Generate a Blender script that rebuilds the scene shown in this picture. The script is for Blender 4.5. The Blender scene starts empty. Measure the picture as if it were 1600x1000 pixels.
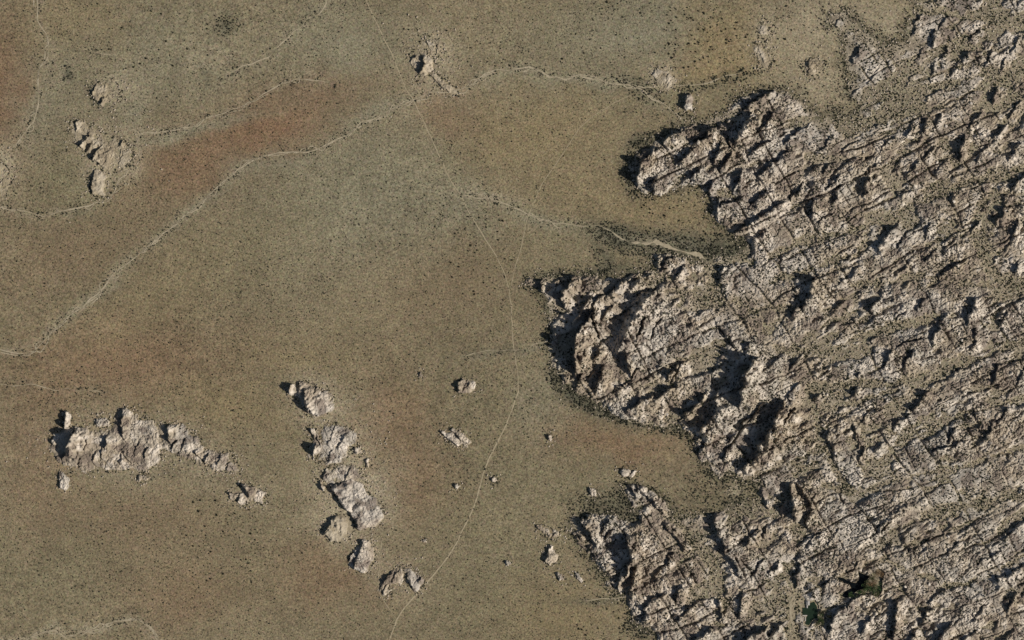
import bpy, bmesh, math, random
import numpy as np
from mathutils import Vector

random.seed(7)
rng = np.random.default_rng(7)
SC = bpy.context.scene
COL = SC.collection

# ------------------------------------------------------------------ camera, sky, sun, exposure
PX = 1.25                                   # metres on the ground for one unit of the survey grid (1600 x 1000 units in frame)
CAM_Z = 14000.0
cam = bpy.data.cameras.new('survey_camera')
cam.sensor_width = 36.0
cam.lens = 36.0 * CAM_Z / (1600 * PX)
cam.clip_start = 100.0
cam.clip_end = 60000.0
camo = bpy.data.objects.new('survey_camera', cam)
camo.location = (0, 0, CAM_Z)
COL.objects.link(camo)
SC.camera = camo

SUN_EL, SUN_AZ = 34.0, 112.0                # low morning sun, a little south of east
w = bpy.data.worlds.new('World'); SC.world = w; w.use_nodes = True
nt = w.node_tree; bg = nt.nodes['Background']
sky = nt.nodes.new('ShaderNodeTexSky'); sky.sky_type = 'NISHITA'; sky.sun_disc = False
sky.sun_elevation = math.radians(SUN_EL); sky.sun_rotation = math.radians(SUN_AZ)
nt.links.new(sky.outputs[0], bg.inputs[0]); bg.inputs[1].default_value = 0.05
sv = Vector((math.sin(math.radians(SUN_AZ)) * math.cos(math.radians(SUN_EL)),
             math.cos(math.radians(SUN_AZ)) * math.cos(math.radians(SUN_EL)), math.sin(math.radians(SUN_EL))))
sl = bpy.data.lights.new('sun', 'SUN'); sl.energy = 5.0; sl.angle = math.radians(0.53); sl.color = (1.0, 0.95, 0.87)
so = bpy.data.objects.new('sun', sl); so.rotation_euler = sv.to_track_quat('Z', 'Y').to_euler(); so.location = sv * 3000
COL.objects.link(so)
SC.view_settings.view_transform = 'Standard'; SC.view_settings.look = 'None'
SC.cycles.diffuse_bounces = 1
SC.view_settings.exposure = -0.2; SC.view_settings.gamma = 1.0; SC.view_settings.use_curve_mapping = False
SUN2 = np.array([sv.x, -sv.y]); SUN2 /= np.linalg.norm(SUN2)      # towards the sun on the survey grid (y down)
TAN = math.tan(math.radians(SUN_EL))

# ------------------------------------------------------------------ helpers
def srgb(r, g, b):
    f = lambda c: (c / 255 / 12.92) if c / 255 <= 0.04045 else ((c / 255 + 0.055) / 1.055) ** 2.4
    return np.array([f(r), f(g), f(b)])

def tag(o, label=None, cat=None, group=None, kind=None):
    if label: o['label'] = label
    if cat: o['category'] = cat
    if group: o['group'] = group
    if kind: o['kind'] = kind
    return o

def hsh(ix, iy, seed):
    h = (ix.astype(np.int64) * 374761393 + iy.astype(np.int64) * 668265263 + seed * 974634777) & 0xFFFFFFFF
    h = ((h ^ (h >> 13)) * 1274126177) & 0xFFFFFFFF
    h = ((h ^ (h >> 16)) * 2246822519) & 0xFFFFFFFF
    return ((h ^ (h >> 15)) & 0xFFFFFF).astype(np.float32) / 16777216.0

def vn(x, y, seed):
    ix = np.floor(x); iy = np.floor(y); fx = x - ix; fy = y - iy
    fx = fx * fx * (3 - 2 * fx); fy = fy * fy * (3 - 2 * fy)
    a = hsh(ix, iy, seed); b = hsh(ix + 1, iy, seed); c = hsh(ix, iy + 1, seed); d = hsh(ix + 1, iy + 1, seed)
    return a + (b - a) * fx + (c - a) * fy + (a - b - c + d) * fx * fy

def fbm(x, y, scale, octv, seed, gain=0.5):
    s = 0; a = 1.0; t = 0; f = 1.0 / scale
    for k in range(octv):
        s = s + a * vn(x * f + 17.3 * k, y * f - 9.1 * k, seed + k); t += a; a *= gain; f *= 2.03
    return s / t

def cells(x, y, seed):
    """nearest two feature distances and the nearest cell's random value"""
    ix = np.floor(x); iy = np.floor(y)
    f1 = np.full(x.shape, 9.0, np.float32); f2 = f1.copy(); cid = np.zeros(x.shape, np.float32)
    for dx in (-1, 0, 1):
        for dy in (-1, 0, 1):
            jx = ix + dx; jy = iy + dy
            px = jx + 0.1 + 0.8 * hsh(jx, jy, seed); py = jy + 0.1 + 0.8 * hsh(jx, jy, seed + 1)
            d = np.sqrt((px - x) ** 2 + (py - y) ** 2)
            near = d < f1
            f2 = np.where(near, f1, np.minimum(f2, d))
            cid = np.where(near, hsh(jx, jy, seed + 2), cid)
            f1 = np.where(near, d, f1)
    return f1, f2, cid

def sstep(a, b, x):
    t = np.clip((x - a) / (b - a), 0, 1)
    return t * t * (3 - 2 * t)

def polyline_dist(X, Y, pts):
    best = np.full(X.shape, 1e6, np.float32)
    for (x0, y0), (x1, y1) in zip(pts[:-1], pts[1:]):
        dx, dy = x1 - x0, y1 - y0
        t = np.clip(((X - x0) * dx + (Y - y0) * dy) / (dx * dx + dy * dy + 1e-9), 0, 1)
        best = np.minimum(best, (X - x0 - t * dx) ** 2 + (Y - y0 - t * dy) ** 2)
    return np.sqrt(best)

def poly_sd(X, Y, poly):
    """signed distance, positive inside"""
    ins = np.zeros(X.shape, bool)
    n = len(poly)
    for i in range(n):
        (x0, y0), (x1, y1) = poly[i], poly[(i + 1) % n]
        if y0 != y1:
            c = ((y0 > Y) != (y1 > Y)) & (X < (x1 - x0) * (Y - y0) / (y1 - y0) + x0)
            ins ^= c
    d = polyline_dist(X, Y, list(poly) + [poly[0]])
    return np.where(ins, d, -d)

def new_mesh(name, verts, faces, cols=None, smooth=False):
    """verts (n,3), faces (m,k) numpy arrays, cols (n,3) linear base colours"""
    me = bpy.data.meshes.new(name)
    k = faces.shape[1]; m = len(faces)
    me.vertices.add(len(verts)); me.vertices.foreach_set('co', np.ascontiguousarray(verts, np.float32).ravel())
    me.loops.add(m * k); me.loops.foreach_set('vertex_index', np.ascontiguousarray(faces, np.int32).ravel())
    me.polygons.add(m); me.polygons.foreach_set('loop_start', np.arange(0, m * k, k, dtype=np.int32))
    if cols is not None:
        ca = me.color_attributes.new('soil_colour', 'FLOAT_COLOR', 'POINT')
        rgba = np.ones((len(verts), 4), np.float32); rgba[:, :3] = cols
        ca.data.foreach_set('color', rgba.ravel())
    me.update(calc_edges=True)
    me.polygons.foreach_set('use_smooth', np.full(m, smooth, bool))
    return me

def link(name, me, mat=None, parent=None, loc=(0, 0, 0)):
    o = bpy.data.objects.new(name, me); COL.objects.link(o); o.location = loc
    if mat is not None and not me.materials: me.materials.append(mat)
    if parent is not None: o.parent = parent
    return o

def W(x, y): return (x - 800) * PX, (500 - y) * PX

# ------------------------------------------------------------------ materials
def mat_base(name, rough=0.95):
    m = bpy.data.materials.new(name); m.use_nodes = True
    b = m.node_tree.nodes['Principled BSDF']; b.inputs['Roughness'].default_value = rough
    b.inputs['Specular IOR Level'].default_value = 0.15
    return m, m.node_tree, b

def noise_node(t, scale, detail=4, rough=0.6):
    n = t.nodes.new('ShaderNodeTexNoise'); n.inputs['Scale'].default_value = scale
    n.inputs['Detail'].default_value = detail; n.inputs['Roughness'].default_value = rough
    return n

def attr_material(name, grain, lo, hi, grain2, lo2, hi2, bump=0.0, bump_scale=0.3, hue=0.0):
    """soil colour attribute times two grain noises, with an optional relief"""
    m, t, b = mat_base(name)
    at = t.nodes.new('ShaderNodeAttribute'); at.attribute_name = 'soil_colour'
    tc = t.nodes.new('ShaderNodeTexCoord')
    cur = at.outputs['Color']
    for sc, a, c in ((grain, lo, hi), (grain2, lo2, hi2)):
        n = noise_node(t, sc, 3, 0.7); t.links.new(tc.outputs['Object'], n.inputs['Vector'])
        mr = t.nodes.new('ShaderNodeMapRange'); mr.inputs[1].default_value = 0.3; mr.inputs[2].default_value = 0.7
        mr.inputs[3].default_value = a; mr.inputs[4].default_value = c
        t.links.new(n.outputs['Fac'], mr.inputs[0])
        vm = t.nodes.new('ShaderNodeVectorMath'); vm.operation = 'SCALE'
        t.links.new(cur, vm.inputs[0]); t.links.new(mr.outputs[0], vm.inputs['Scale']); cur = vm.outputs[0]
    if hue:                                                      # single plants and stones differ a little in hue
        n = noise_node(t, 0.16, 4, 0.7); t.links.new(tc.outputs['Object'], n.inputs['Vector'])
        mx_ = t.nodes.new('ShaderNodeMix'); mx_.data_type = 'RGBA'; mx_.blend_type = 'OVERLAY'; mx_.inputs['Factor'].default_value = hue * 3
        t.links.new(cur, mx_.inputs[6]); t.links.new(n.outputs['Color'], mx_.inputs[7]); cur = mx_.outputs[2]
    t.links.new(cur, b.inputs['Base Color'])
    if bump:
        n = noise_node(t, bump_scale, 4, 0.7); t.links.new(tc.outputs['Object'], n.inputs['Vector'])
        bp = t.nodes.new('ShaderNodeBump'); bp.inputs['Strength'].default_value = bump; bp.inputs['Distance'].default_value = 1.0
        t.links.new(n.outputs['Fac'], bp.inputs['Height']); t.links.new(bp.outputs[0], b.inputs['Normal'])
    return m

def plain_material(name, c1, c2, scale, rough=0.95):
    m, t, b = mat_base(name, rough)
    tc = t.nodes.new('ShaderNodeTexCoord'); n = noise_node(t, scale, 4, 0.65)
    t.links.new(tc.outputs['Object'], n.inputs['Vector'])
    r = t.nodes.new('ShaderNodeValToRGB')
    r.color_ramp.elements[0].position = 0.3; r.color_ramp.elements[0].color = (*c1, 1)
    r.color_ramp.elements[1].position = 0.7; r.color_ramp.elements[1].color = (*c2, 1)
    t.links.new(n.outputs['Fac'], r.inputs[0]); t.links.new(r.outputs[0], b.inputs['Base Color'])
    return m

M_GROUND = attr_material('desert_soil', 0.26, 0.45, 1.55, 0.05, 0.84, 1.16, 1.0, 0.35, 0.065)
M_ROCK = attr_material('granite', 0.45, 0.8, 1.2, 0.06, 0.85, 1.15, 0.6, 0.5)
M_SAND = plain_material('wash_sand', srgb(156, 143, 118), srgb(188, 175, 150), 0.25)
M_TRAIL = plain_material('trodden_sand', srgb(158, 144, 117), srgb(182, 168, 140), 0.3)
M_BUSH = plain_material('bush_leaves', (0.028, 0.030, 0.018), (0.06, 0.058, 0.034), 0.4)
M_SCRUB = plain_material('grey_scrub', (0.030, 0.031, 0.021), (0.085, 0.079, 0.052), 0.08)
M_CREV = plain_material('crevice_scrub', (0.018, 0.021, 0.012), (0.05, 0.052, 0.03), 0.08)
M_BARK = plain_material('bark', (0.07, 0.05, 0.035), (0.11, 0.085, 0.06), 2.0)
M_GREEN = plain_material('green_leaves', (0.045, 0.08, 0.03), (0.085, 0.13, 0.05), 0.5)
M_OLIVE = plain_material('olive_leaves', (0.065, 0.08, 0.035), (0.12, 0.125, 0.06), 0.5)
M_RUST = plain_material('rusty_leaves', (0.17, 0.105, 0.055), (0.26, 0.16, 0.085), 0.5)
M_CONC = plain_material('pale_concrete', (0.42, 0.38, 0.33), (0.55, 0.51, 0.45), 0.6)
M_ROOF = plain_material('weathered_roofing', (0.33, 0.31, 0.29), (0.43, 0.41, 0.38), 0.8)
M_WOOD = plain_material('old_boards', (0.16, 0.13, 0.10), (0.24, 0.2, 0.16), 1.0)
M_ALGAE = plain_material('green_pond_water', (0.014, 0.027, 0.016), (0.022, 0.038, 0.023), 0.12, 0.35)
M_WATER = plain_material('dark_water', (0.004, 0.005, 0.006), (0.007, 0.009, 0.010), 0.05, 0.12)

# ------------------------------------------------------------------ outlines traced on the survey grid
MASSIF = [(1428, -140), (1428, 20), (1416, 45), (1418, 62), (1385, 62), (1350, 50), (1338, 30), (1320, 18), (1296, 20), (1291, 36), (1310, 52),
          (1318, 72), (1318, 95), (1334, 118), (1320, 128), (1320, 150), (1345, 165), (1330, 178), (1300, 172), (1285, 190), (1262, 165), (1240, 143), (1200, 139), (1168, 141), (1148, 158),
          (1130, 178), (1100, 190), (1083, 186), (1050, 202), (1022, 214), (1002, 232), (985, 248), (981, 268), (990, 290), (1010, 304),
          (1036, 304), (1050, 296), (1094, 290), (1104, 304), (1112, 336), (1128, 352), (1150, 366), (1168, 378), (1150, 396), (1112, 398),
          (1096, 412), (1062, 402), (1028, 394), (1012, 400), (1020, 420), (976, 430), (930, 432), (900, 427), (850, 430), (819, 441), (836, 455),
          (850, 470), (862, 500), (860, 540), (866, 580), (884, 602), (930, 630), (972, 656), (1010, 664), (1050, 664), (1078, 682),
          (1084, 706), (1100, 726), (1116, 742), (1150, 742), (1182, 756), (1180, 782), (1140, 786), (1112, 800), (1095, 808), (1075, 806), (1048, 812), (1048, 794),
          (1024, 768), (984, 754), (971, 764), (982, 784), (1000, 803), (988, 816), (960, 805), (930, 801), (892, 810), (890, 830), (910, 860),
          (930, 880), (940, 902), (955, 926), (974, 936), (984, 962), (1004, 980), (1026, 1000), (1040, 1140), (1760, 1140), (1760, -140)]

VALLEYS = [  # gravel floors between the rocks: points, half width
    ([(1104, 402), (1112, 425), (1114, 445), (1126, 466), (1160, 478), (1192, 486), (1238, 482)], 6),
    ([(1085, 455), (1110, 470), (1130, 475)], 8), ([(1150, 470), (1185, 490), (1200, 520)], 8),
    ([(1245, 378), (1312, 363), (1375, 350), (1437, 314), (1500, 290), (1600, 262), (1720, 235)], 5),
    ([(1205, 440), (1237, 432), (1300, 411), (1335, 398), (1390, 352)], 5),
    ([(1530, 370), (1537, 400), (1562, 437), (1600, 452), (1700, 470)], 11),
    ([(1430, 16), (1470, 18), (1510, 26), (1560, 30), (1600, 36), (1720, 50)], 4),
    ([(1290, 150), (1310, 195), (1360, 190), (1400, 152), (1487, 130), (1537, 117), (1600, 104), (1720, 80)], 6),
    ([(1300, 190), (1330, 206), (1400, 180), (1440, 168)], 6),
    ([(1215, 545), (1262, 546), (1300, 547), (1350, 525), (1400, 510), (1450, 500)], 6),
    ([(1287, 606), (1340, 600), (1400, 597), (1460, 586), (1512, 565), (1562, 545), (1620, 530)], 5),
    ([(1262, 605), (1275, 650), (1290, 700), (1320, 760)], 4),
    ([(1290, 640), (1340, 630), (1400, 612)], 4),
    ([(1380, 874), (1417, 890), (1450, 900), (1475, 912), (1512, 912), (1550, 897), (1600, 867), (1700, 830)], 4),
    ([(1232, 890), (1240, 920), (1240, 960), (1244, 1010), (1250, 1130)], 12),
    ([(1258, 910), (1280, 905), (1284, 935), (1284, 965), (1272, 990)], 5),
    ([(1284, 955), (1305, 942), (1320, 932)], 3),
    ([(1112, 765), (1150, 766), (1180, 782)], 9),
    ([(1105, 860), (1116, 895), (1132, 925), (1128, 975)], 7),
    ([(1040, 800), (1075, 830), (1095, 860), (1105, 880)], 5),
    ([(1345, 445), (1420, 430), (1500, 440), (1550, 445)], 4),
    ([(1400, 690), (1460, 660), (1540, 640), (1600, 620)], 3),
    ([(1280, 755), (1340, 770), (1400, 750), (1500, 730), (1600, 700)], 4),
    ([(1280, 80), (1340, 200)], 3), ([(1440, 800), (1520, 790), (1600, 770)], 8)]

LINES = [  # long joints cut into the rock: points, depth
    ([(1420, 299), (1380, 315), (1350, 328)], 6), ([(1240, 288), (1212, 292)], 4), ([(1240, 270), (1210, 286)], 5),
    ([(1512, 572), (1460, 590), (1440, 604), (1372, 640)], 6), ([(1565, 545), (1528, 560)], 6),
    ([(1512, 562), (1470, 558), (1420, 560)], 5), ([(1226, 690), (1200, 702)], 6), ([(1122, 508), (1150, 548)], 7),
    ([(1182, 596), (1202, 614)], 5), ([(1195, 634), (1165, 662), (1140, 700)], 8), ([(1090, 640), (1052, 656)], 6),
    ([(1600, 858), (1560, 880), (1525, 898)], 6), ([(1450, 843), (1425, 862)], 5), ([(1300, 752), (1318, 784)], 5),
    ([(1340, 762), (1400, 768), (1460, 750)], 4), ([(1010, 540), (1030, 570)], 5), ([(1005, 520), (985, 555)], 5),
    ([(1045, 600), (1070, 560)], 5), ([(985, 850), (1010, 880)], 4), ([(1072, 880), (1090, 915)], 5),
    ([(1150, 870), (1165, 905)], 6), ([(1310, 240), (1360, 225), (1400, 205)], 5), ([(1330, 385), (1300, 400), (1250, 425)], 5),
    ([(1400, 430), (1360, 440), (1300, 455)], 5), ([(1480, 305), (1560, 280), (1600, 268)], 4), ([(1500, 150), (1560, 130), (1600, 122)], 4),
    ([(1480, 60), (1500, 110)], 5), ([(1530, 60), (1550, 110)], 5), ([(1340, 100), (1390, 170)], 3), ([(1370, 70), (1400, 130)], 3),
    ([(1290, 660), (1310, 740)], 4), ([(1330, 660), (1350, 720)], 4), ([(1500, 640), (1530, 720)], 4), ([(1470, 640), (1490, 690)], 4),
    ([(1540, 480), (1600, 455)], 4), ([(1390, 500), (1330, 520)], 4), ([(1470, 800), (1380, 835)], 4), ([(1560, 600), (1500, 620)], 4)]

# cliffs: crest points, length of the shadow they throw, length of the sunny back slope, width of the shaded face
RIDGES = [
    # upper cluster
    ([(1075, 149), (1068, 172)], 12, 10), ([(1060, 206), (1038, 222)], 11, 18), ([(1172, 183), (1160, 200), (1150, 217)], 17, 24),
    ([(1152, 208), (1140, 224)], 9, 14), ([(1113, 204), (1092, 223)], 13, 18), ([(1200, 145), (1165, 172)], 10, 20), ([(1202, 184), (1186, 204)], 9, 18),
    ([(1080, 236), (1062, 252)], 12, 14), ([(1200, 222), (1175, 238)], 7, 16), ([(1001, 256), (997, 284)], 15, 18), ([(1023, 284), (1019, 304)], 16, 22),
    ([(1110, 287), (1108, 308)], 10, 14), ([(1123, 312), (1120, 334)], 11, 14), ([(1152, 311), (1128, 323)], 9, 14), ([(1160, 270), (1148, 294)], 13, 14),
    ([(1172, 350), (1140, 367)], 10, 14), ([(1194, 336), (1172, 352)], 10, 16), ([(1202, 262), (1188, 276)], 10, 20), ([(1030, 232), (1012, 246)], 9, 14),
    ([(1125, 228), (1118, 250)], 10, 14), ([(1200, 300), (1178, 318)], 9, 16), ([(1220, 318), (1200, 332)], 8, 20), ([(1095, 262), (1080, 280)], 9, 14), ([(1140, 245), (1128, 262)], 9, 12),
    ([(1258, 200), (1230, 222)], 8, 22), ([(1230, 240), (1205, 256)], 8, 20), ([(1195, 362), (1175, 376)], 8, 16),
    # middle bluff
    ([(848, 434), (846, 454)], 11, 9), ([(884, 452), (877, 466), (884, 481)], 24, 16), ([(892, 436), (886, 450)], 13, 20), ([(918, 472), (902, 490), (896, 502)], 22, 14),
    ([(926, 490), (912, 508), (902, 525), (899, 545), (896, 574)], 32, 26), ([(937, 462), (930, 478)], 10, 18), ([(970, 440), (950, 462)], 13, 16),
    ([(1012, 465), (994, 485), (985, 500)], 18, 45, 12), ([(952, 482), (944, 500)], 10, 12), ([(1048, 404), (1036, 417)], 7, 14), ([(1068, 420), (1058, 432)], 7, 16),
    ([(1136, 418), (1115, 429)], 7, 14), ([(1127, 432), (1122, 460)], 8, 22), ([(930, 492), (938, 526)], 8, 10), ([(984, 510), (970, 540)], 18, 46, 14),
    ([(937, 546), (928, 563)], 12, 14), ([(980, 560), (982, 578)], 22, 30), ([(941, 578), (934, 604)], 14, 22), ([(998, 578), (985, 590)], 7, 16),
    ([(986, 594), (962, 607)], 8, 16), ([(1027, 617), (1000, 628), (984, 642)], 11, 26), ([(1053, 607), (1028, 620)], 9, 20), ([(1060, 570), (1048, 590)], 8, 22),
    ([(1000, 440), (985, 452)], 9, 14, 8), ([(1010, 500), (1000, 520)], 6, 40), ([(910, 590), (900, 602)], 9, 12), ([(1032, 500), (1020, 525)], 4, 30),
    # centre
    ([(1102, 617), (1085, 632), (1070, 646)], 18, 12), ([(1121, 621), (1118, 645), (1098, 668)], 20, 34), ([(1160, 601), (1156, 631)], 27, 22),
    ([(1179, 565), (1166, 582), (1155, 599)], 28, 28), ([(1170, 540), (1165, 556)], 12, 16), ([(1122, 510), (1148, 546)], 7, 18), ([(1192, 636), (1176, 650), (1160, 668)], 10, 16),
    ([(1222, 636), (1211, 660), (1200, 684), (1180, 706)], 23, 34), ([(1140, 700), (1132, 716)], 8, 12), ([(1188, 708), (1164, 728)], 15, 18), ([(1100, 690), (1092, 706)], 9, 12), ([(1212, 565), (1196, 580)], 7, 26),
    ([(1150, 680), (1138, 696)], 7, 16), ([(1246, 600), (1232, 622)], 6, 24), ([(1240, 640), (1228, 660)], 6, 26), ([(1125, 570), (1112, 582)], 7, 14),
    # lower left
    ([(982, 757), (992, 772)], 8, 8), ([(996, 760), (1012, 778), (1031, 800)], 9, 14), ([(906, 808), (926, 846)], 13, 22), ([(948, 818), (942, 832)], 8, 14),
    ([(982, 848), (986, 868), (978, 893)], 24, 28), ([(992, 892), (984, 926)], 12, 16), ([(970, 888), (968, 918)], 9, 10), ([(1044, 824), (1072, 859)], 10, 14),
    ([(1117, 806), (1119, 830), (1137, 866)], 14, 18), ([(1140, 868), (1160, 902)], 8, 16), ([(1062, 920), (1056, 936)], 9, 18), ([(1130, 918), (1124, 940), (1127, 976)], 9, 10),
    ([(1038, 930), (1012, 944)], 10, 14), ([(1010, 950), (1004, 968)], 12, 16), ([(1112, 985), (1088, 1002)], 12, 20), ([(1192, 982), (1160, 1002)], 14, 20),
    ([(1052, 862), (1046, 878)], 7, 14), ([(1180, 830), (1172, 850)], 9, 14), ([(1190, 880), (1178, 898)], 6, 20), ([(1040, 880), (1026, 900)], 5, 20), ([(1080, 950), (1062, 966)], 6, 18),
    ([(1160, 930), (1152, 960)], 6, 16), ([(955, 830), (945, 842)], 7, 14),
    # upper right
    ([(1340, 76), (1334, 94)], 17, 18), ([(1462, 48), (1455, 74)], 15, 16), ([(1437, 25), (1425, 50)], 11, 14), ([(1516, 84), (1506, 98)], 10, 14), ([(1497, 96), (1488, 113)], 10, 12),
    ([(1456, 106), (1452, 131)], 9, 14), ([(1549, 84), (1538, 106)], 10, 14), ([(1446, 188), (1440, 204)], 10, 14), ([(1422, 198), (1416, 212)], 8, 12), ([(1505, 214), (1498, 244)], 17, 18),
    ([(1567, 200), (1554, 214)], 12, 14), ([(1561, 138), (1552, 156)], 10, 14), ([(1392, 180), (1370, 198)], 8, 16), ([(1530, 45), (1518, 62)], 9, 14), ([(1480, 30), (1470, 44)], 8, 12),
    ([(1590, 60), (1580, 80)], 8, 14), ([(1395, 92), (1385, 108)], 4, 18), ([(1370, 110), (1360, 130)], 4, 16), ([(1340, 138), (1326, 152)], 6, 16), ([(1310, 30), (1302, 44)], 5, 14),
    ([(1480, 140), (1450, 152)], 7, 12), ([(1530, 180), (1515, 196)], 8, 14), ([(1470, 180), (1460, 198)], 7, 14), ([(1590, 165), (1578, 182)], 8, 14), ([(1420, 130), (1412, 146)], 6, 12),
    ([(1480, 75), (1472, 92)], 7, 12), ([(1570, 95), (1562, 112)], 7, 12), ([(1440, 80), (1432, 96)], 6, 12), ([(1392, 218), (1376, 234)], 7, 16), ([(1340, 222), (1318, 238)], 6, 18),
    ([(1300, 216), (1284, 232)], 6, 18), ([(1460, 232), (1446, 248)], 8, 14), ([(1540, 232), (1526, 250)], 8, 14), ([(1590, 225), (1578, 246)], 9, 14),
    # right
    ([(1356, 286), (1350, 302)], 17, 16), ([(1308, 278), (1294, 292)], 12, 14), ([(1312, 294), (1302, 312)], 12, 14), ([(1269, 320), (1266, 339)], 9, 18), ([(1415, 299), (1382, 315)], 5, 18),
    ([(1544, 274), (1516, 288)], 9, 14), ([(1399, 356), (1380, 374), (1374, 390)], 17, 20), ([(1350, 382), (1320, 402)], 7, 14), ([(1271, 440), (1264, 460), (1258, 478)], 23, 28),
    ([(1250, 476), (1240, 492)], 10, 14), ([(1491, 302), (1484, 316)], 10, 14), ([(1569, 326), (1560, 348)], 14, 16), ([(1526, 346), (1518, 362)], 10, 12), ([(1501, 411), (1468, 433)], 9, 18),
    ([(1523, 472), (1512, 502)], 19, 22), ([(1600, 274), (1584, 292)], 12, 14), ([(1371, 468), (1360, 488)], 12, 14), ([(1446, 466), (1434, 484)], 9, 14), ([(1420, 364), (1408, 384)], 8, 14),
    ([(1452, 352), (1444, 370)], 8, 14), ([(1460, 392), (1446, 408)], 7, 14), ([(1590, 412), (1578, 440)], 10, 14), ([(1430, 260), (1416, 274)], 7, 14), ([(1480, 255), (1462, 268)], 6, 16),
    ([(1370, 258), (1352, 272)], 7, 14), ([(1300, 335), (1282, 350)], 6, 16), ([(1340, 420), (1318, 440)], 7, 14), ([(1420, 410), (1404, 426)], 7, 12), ([(1320, 470), (1300, 486)], 6, 18), ([(1412, 490), (1400, 506)], 7, 14),
    ([(1575, 490), (1560, 510)], 6, 18), ([(1300, 255), (1285, 268)], 7, 14), ([(1250, 290), (1240, 306)], 6, 18), ([(1590, 350), (1580, 372)], 9, 14), ([(1340, 340), (1320, 352)], 5, 12),
    ([(1471, 502), (1458, 530)], 14, 18), ([(1526, 520), (1520, 544)], 8, 18), ([(1572, 544), (1534, 560)], 6, 16), ([(1450, 530), (1404, 542)], 6, 14), ([(1391, 554), (1384, 569)], 12, 10),
    ([(1424, 554), (1416, 572)], 14, 16), ([(1344, 588), (1334, 614)], 13, 16), ([(1276, 620), (1266, 638)], 11, 14), ([(1296, 680), (1300, 722)], 14, 16), ([(1451, 614), (1430, 638)], 13, 16),
    ([(1334, 668), (1340, 696)], 8, 14), ([(1490, 672), (1482, 688)], 10, 14), ([(1500, 690), (1460, 708)], 9, 14), ([(1563, 570), (1552, 594)], 13, 18), ([(1510, 574), (1458, 604)], 5, 12),
    ([(1550, 660), (1540, 684)], 9, 14), ([(1350, 700), (1342, 720)], 9, 14), ([(1380, 690), (1366, 706)], 7, 14), ([(1575, 640), (1560, 660)], 9, 14), ([(1420, 650), (1400, 664)], 7, 14),
    ([(1250, 560), (1236, 574)], 5, 18), ([(1380, 520), (1362, 534)], 7, 14), ([(1590, 700), (1575, 716)], 7, 14), ([(1520, 640), (1530, 670)], 6, 10), ([(1370, 640), (1352, 654)], 7, 14), ([(1600, 580), (1590, 600)], 8, 14),
    # lower right
    ([(1236, 758), (1240, 806)], 15, 12), ([(1252, 758), (1265, 785)], 12, 14), ([(1268, 802), (1262, 820)], 11, 14), ([(1306, 752), (1318, 784)], 5, 14), ([(1447, 778), (1420, 790), (1400, 806)], 9, 14, 6),
    ([(1402, 800), (1384, 815), (1366, 836)], 9, 12, 5), ([(1249, 874), (1246, 912)], 10, 14), ([(1317, 950), (1300, 966), (1296, 982)], 16, 18), ([(1400, 946), (1394, 992)], 17, 16),
    ([(1452, 952), (1440, 972)], 17, 14), ([(1484, 976), (1466, 1004)], 18, 16), ([(1606, 880), (1560, 906)], 13, 16), ([(1560, 862), (1530, 882)], 6, 14), ([(1452, 844), (1424, 862)], 6, 14),
    ([(1480, 922), (1452, 940)], 9, 12), ([(1500, 848), (1480, 862)], 6, 14), ([(1390, 818), (1380, 832)], 7, 12), ([(1276, 838), (1264, 852)], 6, 14), ([(1310, 830), (1296, 846)], 5, 14),
    ([(1340, 880), (1326, 896)], 5, 14), ([(1430, 985), (1420, 1002)], 10, 12), ([(1540, 950), (1522, 966)], 7, 16), ([(1590, 930), (1574, 948)], 9, 14), ([(1520, 990), (1502, 1004)], 9, 14), ([(1360, 965), (1346, 984)], 12, 12),
    ([(1200, 820), (1192, 838)], 7, 14), ([(1215, 880), (1202, 898)], 6, 14), ([(1222, 975), (1206, 990)], 11, 12), ([(1300, 905), (1290, 918)], 9, 12), ([(1590, 820), (1570, 840)], 6, 14), ([(1190, 768), (1200, 790)], 7, 10),
    ([(1340, 935), (1326, 948)], 8, 12), ([(1580, 985), (1566, 1002)], 8, 14), ([(1600, 760), (1585, 776)], 5, 14),
]

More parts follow.
